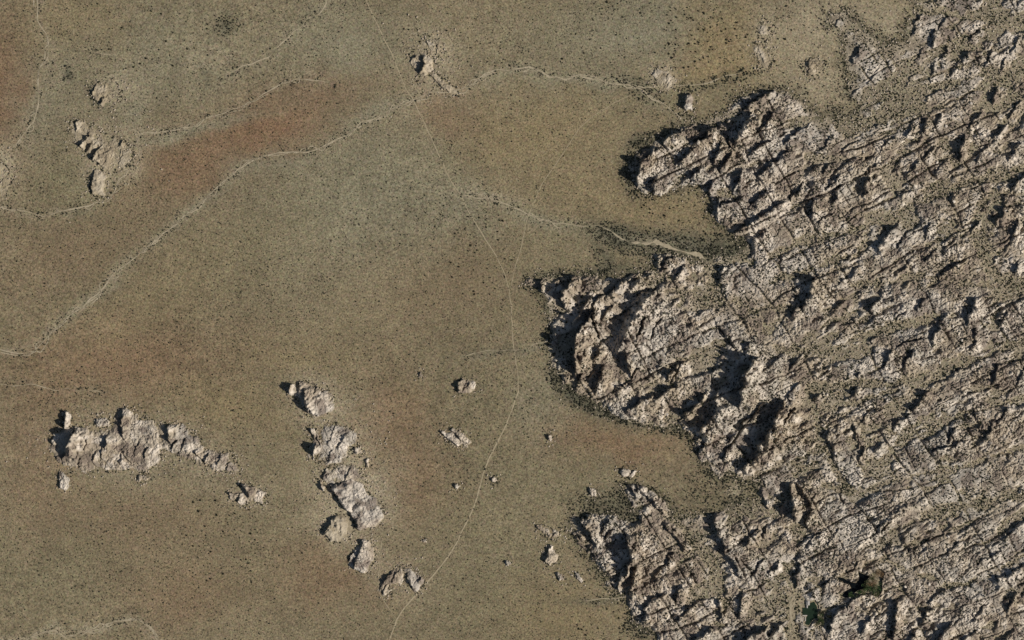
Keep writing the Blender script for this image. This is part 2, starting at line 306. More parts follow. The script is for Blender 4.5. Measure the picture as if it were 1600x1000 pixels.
WASHES = [
    ([(-60, 530), (0, 545), (20, 550), (38, 555), (55, 548), (75, 525), (100, 500), (130, 480), (150, 462), (165, 445), (178, 428), (200, 410), (225, 390), (245, 375), (270, 352), (300, 328), (330, 300), (350, 285), (370, 268), (395, 250), (420, 241), (450, 238), (480, 238), (500, 232), (525, 218), (545, 210),
      (565, 190), (580, 188), (600, 175), (625, 163), (650, 155), (672, 146), (690, 144), (710, 145), (728, 144), (745, 128), (760, 113), (775, 110), (800, 110), (828, 106), (845, 112), (860, 120), (885, 124), (905, 118), (930, 124), (960, 130), (985, 133), (1000, 140), (1020, 155), (1040, 163), (1050, 175), (1070, 186)], 2.0, 3, 'long sandy wash crossing the plain diagonally from lower left to upper right'),
    ([(985, 133), (1010, 137), (1050, 134), (1090, 132), (1110, 129), (1132, 119), (1165, 112)], 1.6, 1, 'short sandy branch of the wash toward the top gravel'),
    ([(55, -40), (57, 0), (58, 20), (60, 35), (65, 45), (72, 55), (75, 75), (77, 85), (73, 97), (62, 106), (60, 135), (58, 165), (52, 190), (40, 207), (25, 225), (8, 243), (-30, 258)], 2.2, 3, 'pale sandy wash curving down near the upper left corner'),
    ([(-40, 322), (0, 325), (25, 327), (45, 332), (68, 340), (90, 332), (125, 326), (150, 318), (170, 313), (180, 300), (185, 285), (200, 265), (218, 250), (217, 220), (218, 208), (245, 207), (275, 203), (305, 197), (320, 186), (345, 178), (375, 168), (400, 155), (425, 140), (447, 128), (475, 122), (520, 132)], 1.7, 3, 'sandy wash looping under the pale weathered hump at the left'),
    ([(345, 128), (362, 112), (385, 102), (405, 95), (425, 85), (440, 68), (455, 55), (470, 40), (480, 30), (495, 25), (508, 8), (520, -20)], 1.5, 1, 'thin wash climbing to the top edge left of the straight trail'),
    ([(-10, 1010), (20, 1003), (45, 998), (65, 990), (85, 985), (95, 990), (103, 997), (115, 993), (130, 987), (148, 988), (158, 985), (168, 973), (182, 969), (200, 968), (215, 967), (225, 975), (238, 983), (245, 995), (256, 1020)], 2.0, 3, 'sandy wash looping along the bottom left edge'),
    ([(1104, 405), (1095, 400), (1083, 395), (1060, 391), (1040, 384), (1025, 379), (1000, 380), (985, 381)], 6.5, 1, 'bright sandy wash bed leaving the rock valley through dark brush'),
    ([(985, 381), (970, 372), (955, 360), (935, 353), (910, 352), (890, 350), (870, 350), (840, 340), (825, 335), (800, 322), (775, 312), (740, 308), (722, 304)], 1.5, 3, 'braided faint wash spreading onto the plain from the brushy valley'),
    ([(725, 556), (760, 548), (800, 547), (815, 546), (825, 545), (838, 535), (858, 533)], 1.3, 1, 'little wash running from the great bluff to the trail'),
    ([(-20, 598), (20, 602), (50, 600), (80, 610), (110, 608), (150, 610), (162, 616)], 0.9, 1, 'faint hairline wash above the largest outcrop'),
    ([(945, 640), (965, 648), (990, 661), (1030, 664), (1058, 659)], 1.4, 3, 'pale wash hugging the lower foot of the great bluff'),
    ([(915, 938), (940, 936), (965, 935), (985, 932)], 1.3, 1, 'short pale wash at the left foot of the lower massif'),
    ([(1380, 874), (1400, 882), (1417, 889), (1425, 891)], 3.0, 1, 'sandy creek bed above the dark reservoir'),
    ([(1425, 20), (1440, 17), (1462, 15)], 2.4, 1, 'bright sand strip at the top edge near the right'),
    ([(1380, 46), (1395, 48), (1412, 49)], 1.8, 1, 'short bright sand strip below the top gravel flat'),
    ([(1484, 20), (1496, 24), (1508, 26)], 2.0, 1, 'short bright sand strip in the top right valley'),
    ([(975, 815), (990, 817), (1005, 817)], 1.4, 1, 'tiny pale wash between the rock fin and the lower massif'),
    ([(100, 98), (99, 110), (99, 124)], 1.2, 1, 'tiny pale wash beside the dark knob at the upper left'),
    ([(145, 80), (160, 84), (170, 87), (185, 84)], 1.2, 1, 'tiny pale wash above the low tan rise at the upper left'),
]

# ------------------------------------------------------------------ ground
def ground_h(X, Y, sd_soft=None):
    X = np.asarray(X, np.float32); Y = np.asarray(Y, np.float32)
    h = 5.0 * (fbm(X, Y, 330, 2, 50) - 0.5)
    return h + 9.0 * sstep(950, 1600, X) * (0.6 + 0.4 * sstep(0, 1000, Y))

# patches of differently coloured soil: x, y, radius x, radius y, turn in degrees, colour, strength
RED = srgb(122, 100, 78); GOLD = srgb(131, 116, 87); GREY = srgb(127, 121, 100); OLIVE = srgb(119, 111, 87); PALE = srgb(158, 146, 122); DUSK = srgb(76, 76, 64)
BASE = srgb(122, 111, 88); SANDY = srgb(146, 137, 115)
PATCH = [
    (12, 160, 45, 130, 0, srgb(121, 98, 76), 1.0), (120, 45, 70, 50, 0, GOLD, .7), (60, 180, 40, 120, 20, GREY, .6), (240, 100, 150, 90, -15, GREY, .6), (430, 195, 160, 44, -22, srgb(119, 94, 72), 1.0),
    (290, 265, 110, 50, -15, RED, .8), (110, 400, 150, 60, -20, RED, .35), (560, 300, 170, 100, -25, GREY, .9), (250, 470, 220, 60, -30, GOLD, .4), (660, 250, 60, 70, 0, GREY, .8),
    (530, 70, 110, 70, 0, GREY, .8), (830, 210, 170, 70, -10, GOLD, .6), (700, 180, 60, 40, 0, RED, .6), (860, 60, 120, 60, -20, GREY, .35), (1000, 50, 110, 70, -25, GREY, .9),
    (1125, 60, 60, 60, -40, GOLD, .95), (1100, 115, 90, 20, -10, GOLD, .8), (1270, 50, 80, 80, 0, PALE, .6), (1290, 140, 60, 40, 0, PALE, .5), (1370, 30, 50, 40, 0, PALE, .6), (1040, 335, 110, 40, 5, GOLD, .6),
    (900, 300, 100, 60, 0, GOLD, .35), (720, 330, 50, 40, 25, GREY, .7), (880, 390, 90, 50, 0, OLIVE, .5), (200, 570, 170, 60, -5, RED, .75), (350, 640, 90, 40, 10, GOLD, .7), (620, 660, 65, 70, 10, RED, .8),
    (470, 560, 110, 40, 0, GOLD, .4), (730, 640, 120, 60, 0, OLIVE, .4), (960, 695, 120, 36, 8, RED, .85), (840, 640, 40, 60, 0, GREY, .5), (60, 700, 60, 110, 0, RED, .5), (230, 820, 150, 60, 0, RED, .35),
    (80, 900, 120, 60, 0, OLIVE, .6), (300, 930, 110, 50, 0, RED, .55), (510, 900, 110, 50, 10, RED, .65), (760, 830, 110, 120, 0, OLIVE, .5), (880, 960, 110, 50, 0, GOLD, .6), (900, 740, 110, 40, 0, OLIVE, .5),
    (700, 950, 120, 50, 0, OLIVE, .35), (650, 760, 60, 60, 0, RED, .5), (400, 860, 80, 100, 0, OLIVE, .4), (420, 370, 160, 50, -30, OLIVE, .4), (700, 450, 120, 60, -20, RED, .25), (120, 290, 80, 45, 0, OLIVE, .9),
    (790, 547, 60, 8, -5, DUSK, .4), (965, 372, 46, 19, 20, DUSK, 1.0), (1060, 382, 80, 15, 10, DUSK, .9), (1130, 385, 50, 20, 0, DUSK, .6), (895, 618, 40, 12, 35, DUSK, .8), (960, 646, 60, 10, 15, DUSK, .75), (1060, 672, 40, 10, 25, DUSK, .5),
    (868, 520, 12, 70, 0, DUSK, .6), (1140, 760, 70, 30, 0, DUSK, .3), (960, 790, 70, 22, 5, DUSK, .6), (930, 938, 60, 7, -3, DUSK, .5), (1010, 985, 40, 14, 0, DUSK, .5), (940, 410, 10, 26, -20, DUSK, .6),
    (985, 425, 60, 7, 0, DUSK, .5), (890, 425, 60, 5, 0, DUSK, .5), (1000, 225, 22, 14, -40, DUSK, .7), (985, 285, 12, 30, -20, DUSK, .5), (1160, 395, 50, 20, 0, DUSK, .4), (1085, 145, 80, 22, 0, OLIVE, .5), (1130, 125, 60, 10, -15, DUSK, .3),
    (108, 114, 6, 12, -25, DUSK, .8), (145, 142, 8, 14, -20, DUSK, .7), (155, 160, 8, 6, 0, DUSK, .6), (185, 140, 32, 25, 0, PALE, .5), (355, 40, 20, 16, 0, DUSK, .55), (318, 115, 5, 26, 0, DUSK, .5), (215, 175, 20, 20, 30, GREY, .9),
    (330, 90, 30, 20, 0, PALE, .3), (675, 100, 40, 55, -15, PALE, .65), (175, 235, 40, 45, 0, PALE, .6), (5, 265, 18, 40, 0, PALE, .9), (540, 740, 50, 75, 15, PALE, .75), (570, 790, 40, 45, 20, PALE, .8),
    (525, 830, 26, 22, 0, PALE, .9), (575, 870, 22, 26, 0, PALE, .7), (500, 630, 40, 22, 0, PALE, .4), (200, 702, 115, 44, 5, PALE, .5), (385, 775, 36, 20, 0, PALE, .45), (628, 908, 46, 30, 0, PALE, .5), (495, 625, 44, 32, 0, PALE, .5), (340, 722, 40, 22, 10, PALE, .4), (200, 744, 100, 6, 0, DUSK, .3), (1034, 122, 22, 18, 0, PALE, .9), (1195, 60, 14, 40, 0, PALE, .6),
    (760, 310, 50, 12, 10, PALE, .45), (850, 345, 70, 12, 15, GREY, .8), (1020, 378, 60, 5, 5, PALE, .5), (150, 265, 22, 30, 0, PALE, .4), (1150, 765, 14, 10, 0, PALE, .9), (1160, 300, 40, 60, 0, OLIVE, .3),
    (300, 205, 110, 10, -14, GREY, .8), (440, 255, 80, 12, -8, GREY, .6), (330, 310, 110, 10, -38, GREY, .6), (130, 480, 80, 10, -40, GREY, .5), (590, 175, 60, 10, -28, GREY, .6), (880, 124, 110, 10, 5, GREY, .6), (1000, 140, 40, 14, 30, DUSK, .4)]

def soil_colour(X, Y):
    wx = X + 26 * (fbm(X, Y, 45, 3, 61) - 0.5) * 2; wy = Y + 26 * (fbm(X, Y, 45, 3, 71) - 0.5) * 2
    c = np.empty(X.shape + (3,), np.float32); c[:] = BASE
    n = fbm(X, Y, 120, 4, 81)
    c *= (0.82 + 0.36 * n)[..., None]
    near = np.zeros(X.shape, np.float32)                         # paler, greyer sand sheets beside the washes
    for pts, wd, ns, _ in WASHES:
        near = np.maximum(near, np.exp(-(polyline_dist(wx * .5 + X * .5, wy * .5 + Y * .5, pts[::2] + [pts[-1]]) / (3.5 + 2.2 * wd)) ** 2) * min(1, wd / 1.6))
    near = (near * np.clip(fbm(X, Y, 22, 3, 77) * 1.7 - .2, 0, 1) * .6)[..., None]
    c = c * (1 - near) + SANDY * near
    for (x, y, rx, ry, a, col, s) in PATCH:
        ca, sa = math.cos(math.radians(a)), math.sin(math.radians(a))
        small = min(rx, ry) < 30
        PXx, PYy = (X * .6 + wx * .4, Y * .6 + wy * .4) if small else (wx, wy)
        u = ((PXx - x) * ca + (PYy - y) * sa) / rx; v = (-(PXx - x) * sa + (PYy - y) * ca) / ry
        f = (s * np.exp(-np.minimum(u * u + v * v, 40)))[..., None]
        c = c * (1 - f) + col * f
    st = fbm(X * 0.9 + Y * 0.35, Y * 1.0 - X * 0.35, 26, 3, 91)     # faint drainage streaks
    return c * (1.05 + 0.34 * st)[..., None]

SD_GRID = {}
def massif_sd(X, Y):
    wx = X + 11 * (fbm(X, Y, 15, 4, 11, .65) - 0.5) * 2; wy = Y + 11 * (fbm(X, Y, 15, 4, 13, .65) - 0.5) * 2
    return poly_sd(wx, wy, MASSIF)

GS = 4.5
gx = np.concatenate([[-9000, -5000, -2500, -1200, -700, -400], np.arange(-200, 1801, GS), [2000, 2300, 2800, 4000, 6500, 10500]]).astype(np.float32)
gy = np.concatenate([[-9000, -5000, -2500, -1200, -600, -350], np.arange(-160, 1161, GS), [1350, 1600, 2200, 3500, 6000, 10000]]).astype(np.float32)
GX, GY = np.meshgrid(gx, gy)
GH = ground_h(GX, GY)
gc = soil_colour(GX, GY)
gsd = massif_sd(GX, GY)
lf = (.55 * np.exp(np.minimum(gsd, 0) / 6) * (.5 + 1.0 * fbm(GX, GY, 25, 3, 97)))[..., None]; gc = gc * (1 - lf) + DUSK * lf      # leaf litter and brush at the foot of the rocks
inm = sstep(-2, 14, gsd)[..., None]                      # gravel among the rocks is paler and yellower
gc = gc * (1 - inm) + inm * (srgb(147, 136, 114) * (0.75 + 0.5 * fbm(GX, GY, 30, 3, 95))[..., None])
rf = (np.exp(-((GX - 1240) / 22) ** 2 - ((GY - 950) / 45) ** 2) * .9)[..., None]; gc = gc * (1 - rf) + PALE * rf           # trodden ranch clearing
wxy = np.stack([(GX - 800) * PX, (500 - GY) * PX, GH * PX], -1).reshape(-1, 3)
nx, ny = len(gx), len(gy)
ii = np.arange(nx * ny).reshape(ny, nx)
q = np.stack([ii[1:, :-1], ii[1:, 1:], ii[:-1, 1:], ii[:-1, :-1]], -1).reshape(-1, 4)
ground = link('ground', new_mesh('ground', wxy, q, gc.reshape(-1, 3), True), M_GROUND)
tag(ground, 'tan desert plain with red, grey and golden patches of soil', 'ground', kind='structure')

def gz(x, y):
    """ground height at survey points, interpolated on the sheet itself"""
    x = np.asarray(x, np.float64); y = np.asarray(y, np.float64)
    i = np.clip(np.searchsorted(gx, x) - 1, 0, nx - 2); j = np.clip(np.searchsorted(gy, y) - 1, 0, ny - 2)
    fx = (x - gx[i]) / (gx[i + 1] - gx[i]); fy = (y - gy[j]) / (gy[j + 1] - gy[j])
    return GH[j, i] * (1 - fx) * (1 - fy) + GH[j, i + 1] * fx * (1 - fy) + GH[j + 1, i] * (1 - fx) * fy + GH[j + 1, i + 1] * fx * fy

# ------------------------------------------------------------------ rock relief
def rock_relief(X, Y, sd, ridges, edge=7.0, base=3.0, amp=1.0, seed=100, valleys=(), lines=(), joints=True, warp=1.0):
    """height of bare rock above the ground on the survey grid; negative where soil shows"""
    wx = X + (7.0 * (fbm(X, Y, 12, 3, seed, .65) - 0.5) + 0.8 * (vn(X / 2.6, Y / 2.6, seed + 5) - 0.5)) * 2 * warp
    wy = Y + (7.0 * (fbm(X, Y, 12, 3, seed + 2, .65) - 0.5) + 0.8 * (vn(X / 2.6, Y / 2.6, seed + 7) - 0.5)) * 2 * warp
    sx = X + 3.2 * (fbm(X, Y, 22, 3, seed + 9, .6) - 0.5) * 2; sy = Y + 3.2 * (fbm(X, Y, 16, 2, seed + 12) - 0.5) * 2
    jag = np.clip(0.3 + 1.25 * fbm(X, Y, 8, 2, seed + 21, .6), .3, 1.4)
    R = np.zeros(X.shape, np.float32); P = np.zeros(X.shape, np.float32)
    x0, y0 = X[0, 0], Y[0, 0]; dx = X[0, 1] - X[0, 0]; dy = Y[1, 0] - Y[0, 0]
    for rd in ridges:
        pts, S, L = rd[0], rd[1], rd[2]; Wd = rd[3] if len(rd) > 3 else 1.5
        if pts[0][0] > 1270: S = S * .68; L = L * .85
        elif joints and S > 13: S = S * (1.25 if S < 30 else 1.02)
        elif not joints: S = S * .88
        xs = [p[0] for p in pts]; ys = [p[1] for p in pts]; pad = max(L, S) + 8
        i0 = max(0, int((min(xs) - pad - x0) / dx)); i1 = min(X.shape[1], int((max(xs) + pad - x0) / dx) + 1)
        j0 = max(0, int((min(ys) - pad - y0) / dy)); j1 = min(X.shape[0], int((max(ys) + pad - y0) / dy) + 1)
        if i1 - i0 < 2 or j1 - j0 < 2: continue
        x = wx[j0:j1, i0:i1]; y = wy[j0:j1, i0:i1]
        best = np.full(x.shape, 1e9, np.float32); sg = np.ones(x.shape, np.float32); ex = np.zeros(x.shape, np.float32)
        n = len(pts) - 1
        for k in range(n):
            ax, ay = pts[k]; bx, by = pts[k + 1]; tx, ty = bx - ax, by - ay; ln = math.hypot(tx, ty); tx /= ln; ty /= ln
            nx_, ny_ = -ty, tx
            if nx_ * SUN2[0] + ny_ * SUN2[1] < 0: nx_, ny_ = -nx_, -ny_
            t = (x - ax) * tx + (y - ay) * ty; tc = np.clip(t, 0, ln)
            d2 = (x - ax - tc * tx) ** 2 + (y - ay - tc * ty) ** 2
            m = d2 < best
            best = np.where(m, d2, best)
            sg = np.where(m, np.sign((x - ax) * nx_ + (y - ay) * ny_), sg)
            e = np.maximum(-t if k == 0 else 0, (t - ln) if k == n - 1 else 0)
            ex = np.where(m, np.maximum(e, 0), ex)
        d = np.sqrt(best)
        Hc = S * TAN * 1.25
        end = np.exp(-(ex / (0.22 * L + 2.5)) ** 2)
        sunny = np.clip(1 - d / L, 0, 1) ** 0.9
        shade = np.clip(1 - d / Wd, 0, 1)
        hh = Hc * np.where(sg > 0, sunny, shade) * end * jag[j0:j1, i0:i1]
        R[j0:j1, i0:i1] = np.maximum(R[j0:j1, i0:i1], hh)
        pp = np.where(sg > 0, 0, np.clip(1.25 - d / (S * 1.15), 0, 1)) * end * sstep(0.0, 2.0, d) * (1.0 if Wd < 4 else 0.3)
        P[j0:j1, i0:i1] = np.maximum(P[j0:j1, i0:i1], pp)
    flat = np.zeros(X.shape, np.float32)                        # worn-down country: low rock half buried in gravel
    if joints:
        for fx_, fy_, rx_, ry_, s_ in ((1400, 90, 150, 130, 1.0), (1340, 190, 120, 50, .8), (1560, 100, 90, 130, .7), (1510, 775, 110, 45, .9), (1140, 790, 80, 40, .8), (1080, 850, 40, 50, .5), (1230, 920, 60, 70, .6), (1430, 330, 160, 60, .4), (1330, 560, 120, 70, .4)):
            flat = np.maximum(flat, s_ * np.exp(-(((wx - fx_) / rx_) ** 2 + ((wy - fy_) / ry_) ** 2) ** 2))
        flat = np.clip(flat * (.6 + .8 * fbm(X, Y, 40, 3, seed + 25)), 0, 1)
    inside = sstep(-1.0, edge, sd) * (1 - flat * (1 - sstep(-1, edge + 28, sd)))
    R = R * (1 - .3 * flat)
    # jointed slabs: two directions of stretched cells, then rounder boulders at two finer sizes
    a = math.radians(-25); u = sx * math.cos(a) + sy * math.sin(a); v = -sx * math.sin(a) + sy * math.cos(a)
    b = math.radians(58); u2 = sx * math.cos(b) + sy * math.sin(b); v2 = -sx * math.sin(b) + sy * math.cos(b)
    lower = np.clip(sstep(1280, 1050, X) * 0.8 + 0.5 * (fbm(X, Y, 90, 2, seed + 31) - 0.4) * 2, 0, 1)
    lower = sstep(.35, .65, lower)
    fa, fb, ca = cells(u / 17, v / 9, seed + 40); ga, gb, cb = cells(u2 / 19, v2 / 9, seed + 44)
    blk = (1 - lower) * (ca * 1.9 + .9 * (1 - fa * fa) - 1.8 * np.exp(-((fb - fa) / .09) ** 2)) \
        + lower * (cb * 1.9 + .9 * (1 - ga * ga) - 1.8 * np.exp(-((gb - ga) / .09) ** 2))
    f1, f2, c1 = cells(sx / 5.8, sy / 4.9, seed + 50)
    b2 = c1 * 1.5 + 1.2 * (1 - f1 * f1 * 1.4) - 1.0 * np.exp(-((f2 - f1) / .12) ** 2)
    h1, h2, c2 = cells(X / 3.0, Y / 2.8, seed + 55)
    b3 = c2 * 1.0 + 0.8 * (1 - h1 * h1 * 1.6)
    rough = np.clip(-0.5 + 2.9 * fbm(X, Y, 40, 3, seed + 60), .2, 1.5)
    tex = (0.9 * blk + 0.85 * b2 * rough + 0.8 * b3 * rough) * amp
    low = base * (0.2 + 1.6 * fbm(X, Y, 70, 3, seed + 63)) + tex
    low = low * (1 - .6 * flat)
    J = np.zeros(X.shape, np.float32)
    if joints:
        for (uu, vv, sp, dep, wd, sd_) in ((u, v, 40, 4.2, 1.9, 70), (u2, v2, 48, 4.0, 1.8, 74), (u, v, 14, 2.2, 1.0, 170), (u2, v2, 14, 2.2, 1.0, 174)):       # joints running straight across the slabs
            p = vv / sp + (0.5 if sp > 20 else .9) * vn(uu / 95, vv / 95, seed + sd_)
            k = np.floor(p); off = p - k - 0.25 - 0.5 * hsh(k, k * 0, seed + sd_ + 1)
            on = sstep(*((0.42, 0.52) if sp > 20 else (.60, .74)), vn(uu / (2.6 * sp + 20), k * 7.7, seed + sd_ + 2))
            g = on * np.exp(-(off * sp / wd) ** 2)
            if sp < 20: g = g * (.3 + .7 * sstep(1120, 1330, X))
            g = g * ((.35 + .9 * vn(X / 7, Y / 7, seed + sd_ + 5)) if sp < 20 else (.7 + .5 * vn(X / 9, Y / 9, seed + sd_ + 5))); J = np.maximum(J, g); low = low - dep * g
        pk = sstep(.515, .64, fbm(u / 2.0, v, 26, 4, seed + 90, .62)) * (1 - np.clip(R / 5, 0, 1))      # gravel pockets
        low = low * (1 - .72 * pk) - 1.5 * pk
    low = low * (1 - 0.7 * P)
    for pts, dep in lines:
        dd = polyline_dist(sx, sy, pts); g = np.exp(-(dd / 1.5) ** 2) * (0.3 + 1.2 * vn(X / 11, Y / 11, seed + 97)); low = low - dep * g; J = np.maximum(J, np.clip(g, 0, 1))
    vmask = np.zeros(X.shape, np.float32); vsoft = vmask.copy()
    vw = np.clip(1.0 + 3.2 * (fbm(X, Y, 22, 4, seed + 93, .65) - 0.5) * 2, 0.05, 2.2)
    for pts, hw in valleys:
        dd = polyline_dist(wx, wy, pts); hw = hw * .8
        vmask = np.maximum(vmask, (1 - sstep(hw * 0.3 * vw, hw * 1.1 * vw + 4, dd)) * np.clip(vw * 2, .35, 1))
        vsoft = np.maximum(vsoft, np.exp(-(dd / (hw * 1.8 + 9)) ** 2))
    low = low * (1 - .58 * vsoft)
    h = low * inside + R * (1 - .8 * P) * sstep(-1.0, 2.5, sd) - 1.4 * (1 - sstep(-1, 3.0, sd))
    h = h * (1 - vmask) - 1.3 * vmask + vmask * 2.2 * (c2 > .55) * c2 * (c1 > .4)
    return h, P, vmask, c1, c2, J

ROCK_A = srgb(184, 172, 157); ROCK_B = srgb(172, 159, 140); ROCK_C = srgb(118, 105, 95); ROCK_P = srgb(212, 200, 185); ROCK_W = srgb(156, 141, 121); ROCK_G = srgb(174, 167, 157); GRAVEL = srgb(154, 142, 119); LICHEN = srgb(116, 110, 90)
def rock_colour(X, Y, h, P, vmask, c1, c2, J, seed=100, tone=0.0):
    n = fbm(X, Y, 85, 3, seed + 80); k = fbm(X, Y, 14, 3, seed + 83); s = vn(X / 2.2, Y / 2.2, seed + 85)
    t = np.clip((n - 0.36) * 3.4 + tone, 0, 1)[..., None]
    c = ROCK_B * (1 - t) + ROCK_A * t
    n2 = fbm(X, Y, 60, 3, seed + 87)
    t = (sstep(.52, .64, n2) * .7)[..., None]; c = c * (1 - t) + ROCK_W * t                # brown weathered ground mass
    t = (sstep(.52, .64, 1 - n2) * .6)[..., None]; c = c * (1 - t) + ROCK_G * t            # cool grey rock
    t = (sstep(0.53, 0.68, k) * 0.75)[..., None]; c = c * (1 - t) + ROCK_C * t          # desert varnish
    t = (sstep(0.55, 0.72, 1 - k) * 0.7)[..., None]; c = c * (1 - t) + ROCK_P * t      # freshly weathered faces
    t = np.clip(J * .55, 0, 1)[..., None]; c = c * (1 - t) + ROCK_C * .7 * t              # stained cracks
    t = (sstep(0.75, 0.95, c2) * 0.35)[..., None]; c = c * (1 - t) + LICHEN * t
    t = np.clip(vmask * 0.85 + sstep(1.6, 0.2, h) * 0.7, 0, 1)[..., None]; c = c * (1 - t) + GRAVEL * t
    return c * (0.84 + 0.2 * c1 + 0.16 * s)[..., None]

def rock_mesh(name, X, Y, h, col, keep, origin):
    """mesh of the kept grid cells; corners standing at or below the soil run on under the ground"""
    ny_, nx_ = X.shape
    id_ = np.arange(nx_ * ny_).reshape(ny_, nx_)
    quad = np.stack([id_[1:, :-1], id_[1:, 1:], id_[:-1, 1:], id_[:-1, :-1]], -1)[keep]
    u, inv = np.unique(quad.ravel(), return_inverse=True)
    x = X.ravel()[u]; y = Y.ravel()[u]; hh = h.ravel()[u]
    z = (gz(x, y) + np.where(hh > 0, hh, hh - 0.6)) * PX
    v = np.stack([(x - 800) * PX - origin[0], (500 - y) * PX - origin[1], z - origin[2]], -1)
    return new_mesh(name, v, inv.reshape(-1, 4), col.reshape(-1, 3)[u])

# ---- the massif: one relief, cut into its formations along the gullies
STEP = 1.25
mx = np.arange(806, 1716, STEP).astype(np.float32); my = np.arange(-96, 1096, STEP).astype(np.float32)
MX, MY = np.meshgrid(mx, my)
msd = massif_sd(MX, MY)
POND_POLY = [(1308, 902), (1318, 903), (1328, 909), (1338, 911), (1343, 904), (1341, 892), (1347, 896), (1358, 901), (1353, 907), (1353, 914), (1358, 920),
             (1348, 921), (1340, 922), (1332, 929), (1322, 933), (1315, 931), (1321, 924), (1330, 919), (1327, 913), (1318, 909), (1310, 905)]
ALGAE_POLY = [(1254, 949.5), (1262, 949), (1266, 942), (1272, 940), (1276, 947), (1277.5, 955), (1277.5, 965), (1271, 967), (1267, 972), (1263.5, 977), (1258.5, 975), (1259.5, 966), (1262, 961), (1254, 960)]
MH, MP, MV, MC1, MC2, MJ = rock_relief(MX, MY, msd, RIDGES, edge=11.0, valleys=VALLEYS, lines=LINES, seed=100)
GROVE = [(1350, 900), (1362, 896), (1372, 888), (1382, 894), (1378, 908), (1378, 922), (1372, 932), (1358, 928), (1346, 930), (1334, 932), (1330, 926), (1346, 921), (1353, 912)]
BED = polyline_dist(MX, MY, [(1104, 405), (1095, 400), (1083, 395), (1060, 391), (1040, 384), (1025, 379), (1000, 380), (985, 381)])
MH = np.where(BED < 5, np.minimum(MH, -1.5), MH)          # the sandy wash keeps its bed clear of rock
psd = np.maximum(np.maximum(poly_sd(MX, MY, POND_POLY), poly_sd(MX, MY, ALGAE_POLY) + 2), poly_sd(MX, MY, GROVE) - 1)
MH = np.where(psd > -1.0, -1.5, MH)
MCOL = rock_colour(MX, MY, MH, MP, MV, MC1, MC2, MJ)

